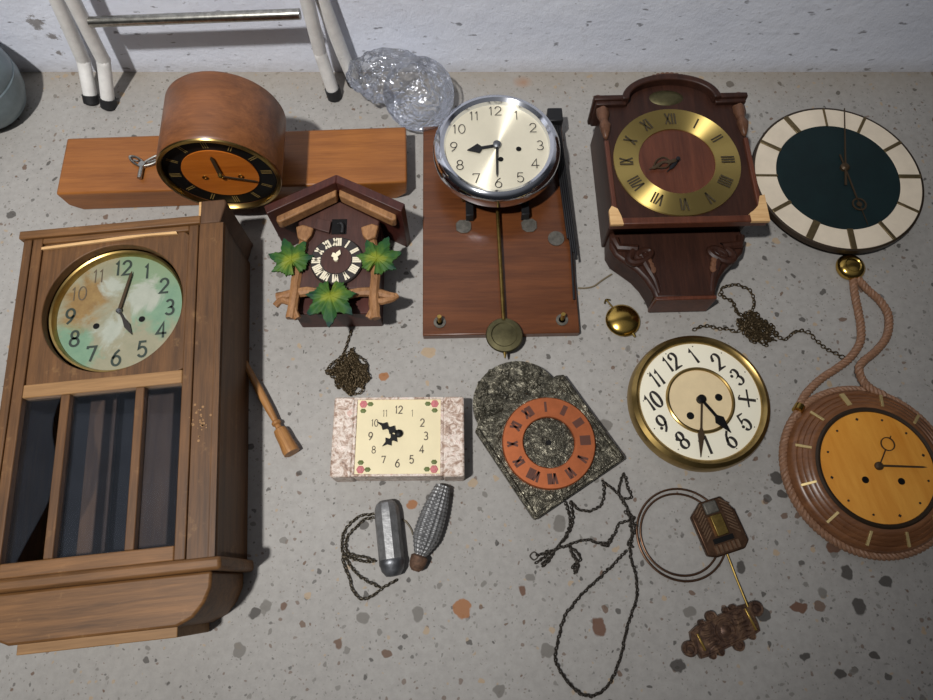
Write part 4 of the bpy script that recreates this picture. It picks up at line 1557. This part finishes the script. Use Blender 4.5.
def rope_clock():
    cx, cy = .546, .150
    t = thing('rope_wall_clock', 'round wooden wall clock with amber dial edged and hung with twisted rope', 'wall clock', (cx, cy, 0), R_(13))
    B().lathe([(0, 0), (.104, 0), (.11, .006), (.11, .02), (.106, .026), (.1025, .0272), (.1015, .0262), (.1, .0285), (.0965, .0305), (.0955, .0296), (.094, .0315), (.09, .0332), (.089, .0323), (.0875, .034), (.083, .0355), (.08, .035), (.08, .02), (0, .02)], 120).build('body', 'rope_clock_wood', t)
    B().lathe([(.0735, .033), (.0752, .037), (.0785, .038), (.081, .0355), (.081, .03), (.0735, .03)], 110, closed=True).build('bezel', 'rim_brown', t)
    b = B()
    for i in range(12):
        a = PI / 2 - i * PI / 6
        r = .0655
        if i % 3 == 0:
            b.lathe(plate(.0022, .0362, .0369), 4, (r * math.cos(a), r * math.sin(a), 0))
        else:
            b.lathe(plate(.0015, .0362, .0369), 12, (r * math.cos(a), r * math.sin(a), 0))
    hol = B()
    cr, sr = math.cos(R_(-13)), math.sin(R_(-13))
    for x, y in ((-.021, -.018), (.026, -.02)):
        X, Y = x * cr - y * sr, x * sr + y * cr
        hol.lathe(plate(.0045, .0372, .0382), 20, (X, Y, 0))
    d = B().lathe([(0, .03), (.0745, .03), (.0745, .0355), (.05, .0372), (0, .0378)], 90).build('dial', 'amber_dial', t, marks=[(b, 'ink'), (hol, 'black_paint')])
    for i in range(12):
        a = PI / 2 - i * PI / 6
        L = .02
        hw = .0034 if i == 0 else .0017
        b = B()
        prev = None
        segs = 7
        for k in range(segs):
            pass
        M = Matrix.Rotation(a, 4, 'Z') @ Matrix.Translation((.0955, 0, .0312)) @ Matrix.Rotation(R_(21), 4, 'Y')
        b.box((0, 0, 0), (L, hw * 2, .003), 0, M)
        b.build('hour_strip', 'pale_gold', t, bevel=.0003)
    b = B()
    ringhand(b, .047, .034, .0088, .0013, .0395, 44, tail=.0)
    b.build('hour_hand', 'hand_brown', d)
    hand(.062, .003, .041, 105, 'plain').build('minute_hand', 'hand_brown', d)
    B().lathe([(.0055, .0375), (.0055, .0405), (.003, .043), (0, .0432)], 24).build('hand_nut', 'hand_brown', d)
    # rope edging
    b = B()
    rope(b, [(.113 * math.cos(2 * PI * k / 40), .113 * math.sin(2 * PI * k / 40), .012) for k in range(40)], .0031, .0031, .018, closed=True)
    b.build('rope_edging', 'rope_fibre', t)
    # hanging loop (world measurements turned into the clock's frame)
    Mi = (Matrix.Translation((cx, cy, 0)) @ Matrix.Rotation(R_(13), 4, 'Z')).inverted()
    s1 = [(797, 418, .018), (799, 408, .014), (806, 394, .0075), (821, 379, .0065), (836, 369, .0065), (850, 358, .0065), (860, 343, .0065), (861, 328, .0065), (858.5, 312, .0065), (855, 295, .0065), (853, 278, .0065)]
    s2 = [(857, 278, .0065), (868, 290, .0065), (880, 301, .0065), (888.5, 316, .0065), (887, 336, .0065), (876, 351, .009), (864, 361, .017), (859, 369, .0185), (863, 381, .015), (873, 390, .022), (886, 396, .0255)]
    for s in (s1, s2):
        b = B()
        rope(b, [Mi @ at(*p) for p in s], .0031, .0031, .018)
        b.build('hanging_rope', 'rope_fibre', t)
    p = Mi @ at(852, 266, .012)
    B().lathe([(0, .0), (.014, .0), (.02, .003), (.0218, .007), (.021, .011), (.0165, .0155), (.012, .0168), (.0105, .0158), (.006, .0172), (0, .018)], 48, (p.x, p.y, 0)).build('rosette', 'brass_polished', t)
    B().tube([Mi @ at(797, 411, .019), Mi @ at(800, 406, .017)], .0072, 14).build('rope_ferrule', 'brass_polished', t)


rope_clock()


# ------------------------------------------------------------------ 10. copper ring dial plate
def copper_dial():
    c = at(549, 442, .03)
    t = thing('dial_plate', 'dark bronze arched dial plate with a copper roman numeral ring', 'clock dial', (c.x, c.y, 0), R_(33))
    hw = .074
    A = [(-.003 + .062 * math.cos(R_(a)), .073 + .058 * math.sin(R_(a))) for a in range(0, 181, 8)]
    out = [(-hw, -.072), (hw, -.072), (hw, .069), (.066, .073)] + A + [(-.068, .073), (-hw, .069)]
    B().bx(-.05, .05, -.05, .06, 0, .012).build('back_block', 'black_metal', t)
    b = B()
    for x0, x1, y0, y1 in ((-hw, hw, -.074, -.067), (hw - .006, hw + .001, -.072, .069), (-hw - .001, -hw + .006, -.072, .069)):
        b.bx(x0, x1, y0, y1, .014, .0255)
    b.build('border', 'bronze_relief', t, bevel=.002)
    # relief scrolls
    rnd = random.Random(2)
    b = B()
    for k in range(190):
        if k < 95:
            a, q = rnd.uniform(0, PI), math.sqrt(rnd.random())
            x, y = -.007 + .055 * q * math.cos(a), .075 + .051 * q * math.sin(a)
        else:
            x, y = rnd.uniform(-.066, .066), rnd.uniform(-.059, .07)
        if math.hypot(x, y) < .066:
            if not math.hypot(x, y) < .034:
                continue
        s = rnd.uniform(.002, .0042)
        a = rnd.uniform(0, 2 * PI)
        b.tube([(x + s * math.cos(a + q2) * (1 + q2 * .2), y + s * math.sin(a + q2) * (1 + q2 * .2), .0225 + .001 * math.sin(q2)) for q2 in (0, .9, 1.8, 2.7, 3.6)], [.0016, .0009], 5)
    B().prism(out, .012, .022).build('plate', 'bronze_relief', t, marks=[(b, 'bronze_relief')])
    B().lathe([(0, .022), (.0345, .022), (.0345, .0245), (.02, .026), (.004, .0255), (.004, .023), (0, .023)], 64).build('dial_centre', 'bronze_relief', t)
    num = numerals(ROMAN, .0495, .0145, .0034, .0294, radial=True, pen=(.3, 0), sx=.75)
    B().lathe([(.0348, .022), (.0348, .028), (.036, .029), (.062, .029), (.0634, .0275), (.0634, .022)], 96, closed=True).build('chapter_ring', 'copper', t, marks=[(num, 'roman_copper')])
    B().disc(.0035, .0262, (0, 0)).build('arbor_hole', 'black_paint', t)
    rnd = random.Random(8)


copper_dial()


# ------------------------------------------------------------------ 11. enamel dial
def enamel():
    t = thing('enamel_dial', 'round white enamel clock dial with brass rim and black arabic numerals', 'clock dial', (.322, .2415, 0), R_(31))
    B().lathe([(.0825, .034), (.085, .0385), (.089, .041), (.0945, .037), (.0965, .03), (.0965, .018), (.094, .018), (.0825, .03)], 96, closed=True).build('bezel', 'brass_bezel', t)
    B().bx(-.05, .05, -.055, .055, 0, .03).build('movement', 'brass_dull', t, bevel=.001)
    num = numerals(ARAB, .0642, .0235, .0042, .0356, pen=(.3, R_(10)), sx=.72, skip=(4,))
    a = PI / 2 - 4 * PI / 6
    x, y = .0645 * math.cos(a), .0645 * math.sin(a)
    num.strip([(x - .010, y + .007), (x + .009, y - .008)], .004, .0356).strip([(x + .008, y + .0115), (x - .005, y - .0105)], .0026, .03562).strip([(x - .010, y + .007), (x - .005, y + .010)], .0018, .03561)
    for k in (2, 3, 5, 6, 8, 9, 0):
        a = PI / 2 - 2 * PI * k / 12
        num.disc(.0023, .03563, (.0642 * math.cos(a) - (.0055 if k not in (0,) else -.0008), .0642 * math.sin(a) + (.0045 if k in (2, 3, 8, 0) else -.0045)), 12)
    for i in range(12):
        a = PI / 2 - 2 * PI * i / 12
        num.disc(.0009, .0356, (.0785 * math.cos(a), .0785 * math.sin(a)), 8)
    hol = B()
    cr, sr = math.cos(R_(-31)), math.sin(R_(-31))
    for x, y in ((-.0165, -.0225), (.0255, .0035)):
        X, Y = x * cr - y * sr, x * sr + y * cr
        hol.disc(.0052, .0361, (X, Y))
    d = B().lathe([(0, .029), (.0838, .029), (.0838, .0345), (.08, .0352), (.047, .0352), (0, .0352)], 90).build('dial', 'enamel_white', t, marks=[(num, 'ink')])
    B().lathe(plate(.0435, .0352, .0358), 72).build('dial_centre', 'enamel_cream', d, marks=[(hol, 'black_paint')])
    B().lathe([(.0425, .0352), (.0432, .0374), (.0452, .038), (.047, .0372), (.0476, .0352)], 80, closed=True).build('inner_ring', 'brass_bezel', d)
    hand(.058, .008, .039, 144 + 31, 'spade').build('hour_hand', 'black_paint', d)
    hand(.081, .005, .0405, 188 + 31, 'spade').build('minute_hand', 'hand_brown', d)
    B().lathe([(.006, .0358), (.006, .0425), (.0035, .0445), (0, .0445)], 24).build('hand_nut', 'black_paint', d)


enamel()


# ------------------------------------------------------------------ 12. coil gong and ornate pendulum
def coil():
    c = at(682, 534, .006)
    t = thing('coil_gong', 'bronze wire coil gong with a ridged mounting block', 'gong', (c.x, c.y, 0))
    pts = []
    for k in range(0, 121):
        a = R_(30 + k * 5.9)
        f = min(1, max(0, (k - 50) / 14))
        r = .0525 + .0068 * f
        pts.append((r * math.cos(a) - .002 + .002 * f, r * math.sin(a), .004))
    B().tube(pts, .0015, 8).build('coil', 'coil_bronze', t)
    bc = at(718, 527, .012)
    lx, ly = bc.x - c.x, bc.y - c.y
    rz = R_(17)
    blk = B()
    out = [(-.03, -.03), (-.018, -.035), (.022, -.035), (.031, -.027), (.03, .014), (.018, .036), (-.012, .036), (-.031, .022)]
    blk.prism([(x * .98, y) for x, y in out], .0075, .017)
    o = blk.build('block', 'coil_bronze', t, loc=(lx, ly, 0), rot=(0, 0, rz), bevel=.002)
    b = B()
    for k in range(9):
        for s in (-1, 1):
            b.box((s * .0185, -.008 + k * .0046, .0172), (.015, .0018, .0022), s * R_(-42))
    for k in range(6):
        b.bx(-.017 + k * .006, -.0135 + k * .006, -.031, -.021, .0165, .0188)
    b.build('ridges', 'bronze_edge', o)
    B().bx(-.0085, .0075, -.011, .016, .016, .0225).build('clamp', 'brass_dull', o, bevel=.001)
    B().bx(-.011, .008, .018, .034, .016, .0215).build('stud_block', 'grey_plate', o, bevel=.002)
    B().bx(-.016, .012, -.019, -.0125, .016, .0195).build('slot', 'black_paint', o)


coil()


def ornate_pendulum():
    c = at(724, 631, .006)
    rz = R_(22)
    t = thing('ornate_pendulum', 'dark ornate bronze pendulum plate with a thin rod', 'pendulum', (c.x, c.y, 0), rz)
    core = [(-.043, -.017), (-.03, -.0185), (.03, -.0185), (.042, -.0165), (.044, -.006), (.044, .012), (.04, .018), (.03, .0195), (-.03, .0185), (-.041, .015), (-.044, .006), (-.044, -.008)]
    lobes = [(-.05, -.002, .0095), (.0505, .008, .0095), (-.007, .021, .007), (.009, -.0215, .007), (-.016, -.020, .0045), (-.027, -.0195, .0045), (.024, .0195, .0045), (.014, .0205, .004), (-.022, .019, .004), (.03, -.019, .004)]
    p = B().prism(core, 0.001, .0085)
    for x, y, r in lobes:
        p.lathe([(0, .001), (r, .001), (r, .0082), (r * .9, .0092), (r * .62, .009), (r * .5, .0074), (r * .25, .0074), (0, .0074)], 22, (x, y, 0))
    rnd = random.Random(4)
    b = B()
    b.tube([(x * .95, y * .9, .0088) for x, y in core], .0014, 6, True, 1)
    b.tube([(.002 + .0125 * math.cos(q * .3), .0125 * math.sin(q * .3), .009) for q in range(21)], .0015, 6, True)
    b.lathe([(.007, .0085), (.005, .0094), (0, .0098)], 8, (.002, 0, 0))
    for sx in (-1, 1):
        for q in range(5):
            b.tube([(.002 + sx * .029, -.012 + q * .006, .0088), (.002 + sx * .021, -.01 + q * .005, .0098), (.002 + sx * .015, -.014 + q * .007, .0088)], .0012, 5, smooth_n=3)
    p.build('plate', 'bronze_ornate', t, marks=[(b, 'bronze_ornate')])
    for x, L in ((-.034, .0105), (.037, .014)):
        B().bx(x - .0013, x + .0013, -L, L, .0085, .011).build('bar', 'brass', t, bevel=.0005)
    Mi = (Matrix.Translation((c.x, c.y, 0)) @ Matrix.Rotation(rz, 4, 'Z')).inverted()
    B().tube([Mi @ at(726, 551, .004), Mi @ at(737, 580, .006), Mi @ at(748, 607, .012)], .0016, 8).build('rod', 'brass_dull', t)


ornate_pendulum()


# ------------------------------------------------------------------ 13. folding stool against the wall
def stool():
    Y = .805
    t = thing('folding_stool', 'white tubular folding stool frame with black rubber feet against the wall', 'stool', (-.42, .79, 0))
    O = Vector((-.42, .79, 0))
    legs = []

    def leg(foot, knee, top, r=.0108):
        f, k, u = foot - O, knee - O, top - O
        d = (u - k)
        u2 = k + d * ((.42 - k.z) / d.z)
        l = B().tube([f + Vector((0, 0, .002)), f.lerp(k, .45), k, k.lerp(u2, .08), u2], r, 12, smooth_n=5).build('leg', 'white_paint', t)
        m = f.lerp(k, .2)
        B().tube([f, m], r * 1.22, 12).build('rubber_foot', 'rubber', l)
    leg(at(109, 107), aty(103, 60, .802), aty(73, 0, .802))
    leg(at(92, 103), aty(83, 60, .818), aty(57, 0, .818))
    leg(at(335, 97), aty(320, 52, .802), aty(307, 0, .802))
    leg(at(355, 83), aty(342, 52, .82), aty(322, 0, .82))
    B().tube([aty(90, 22, .80) - O, aty(300, 14, .80) - O], .0078, 14).build('crossbar', 'chrome_worn', t)
    a, c = aty(73, 0, .802), aty(307, 0, .802)
    B().tube([Vector((a.x, .802, .40)) - O, Vector((c.x, .802, .40)) - O], .0078, 12).build('crossbar', 'white_paint', t)


stool()


def jug():
    t = thing('metal_jug', 'round blue grey metal jug at the left edge by the wall', 'jug', (-.797, .762, 0))
    B().lathe([(0, 0), (.04, 0), (.054, .012), (.066, .034), (.0715, .056), (.072, .072), (.0705, .074), (.0715, .078), (.07, .098), (.063, .12), (.053, .134), (.049, .145), (.052, .15), (.046, .15), (.043, .134), (0, .12)], 56).build('body', 'jug_grey', t)
    B().tube([(-.064, 0, .11), (-.098, 0, .105), (-.104, 0, .075), (-.072, 0, .055)], .006, 10, smooth_n=5).build('handle', 'jug_grey', t)


jug()

# ------------------------------------------------------------------ light
ld = bpy.data.lights.new('work_lamp', 'SPOT')
ld.energy = 205
ld.spot_size = R_(72)
ld.spot_blend = 1.0
ld.shadow_soft_size = 0.045
ld.color = (1.0, 0.985, 0.965)
lo = bpy.data.objects.new('work_lamp', ld)
COL.objects.link(lo)
lo.location = (-0.60, -0.24, 2.1)
tgt = Vector((-0.36, 0.76, 0))
lo.rotation_euler = (tgt - lo.location).to_track_quat('-Z', 'Y').to_euler()

wd = bpy.data.worlds.new('world')
scene.world = wd
wd.use_nodes = True
bt = wd.node_tree
bg = bt.nodes['Background']
tc = N(bt, 'ShaderNodeTexCoord')
sx = N(bt, 'ShaderNodeSeparateXYZ')
bt.links.new(tc.outputs['Generated'], sx.inputs[0])
r = ramp(bt, [(0.0, (0.05, 0.05, 0.05)), (0.5, (0.07, 0.072, 0.08)), (0.8, (0.14, 0.145, 0.16)), (0.93, (0.9, 0.92, 1.0)), (1.0, (1.3, 1.32, 1.4))])
bt.links.new(math_n(bt, 'MULTIPLY_ADD', sx.outputs[2], 0.5, 0.5), r.inputs[0])
bt.links.new(r.outputs[0], bg.inputs[0])
bg.inputs[1].default_value = 0.15
scene.cycles.transparent_max_bounces = 24

vs = scene.view_settings
vs.view_transform = 'Standard'
vs.look = 'None'
vs.gamma = 1
vs.exposure = 0.0
vs.use_curve_mapping = False
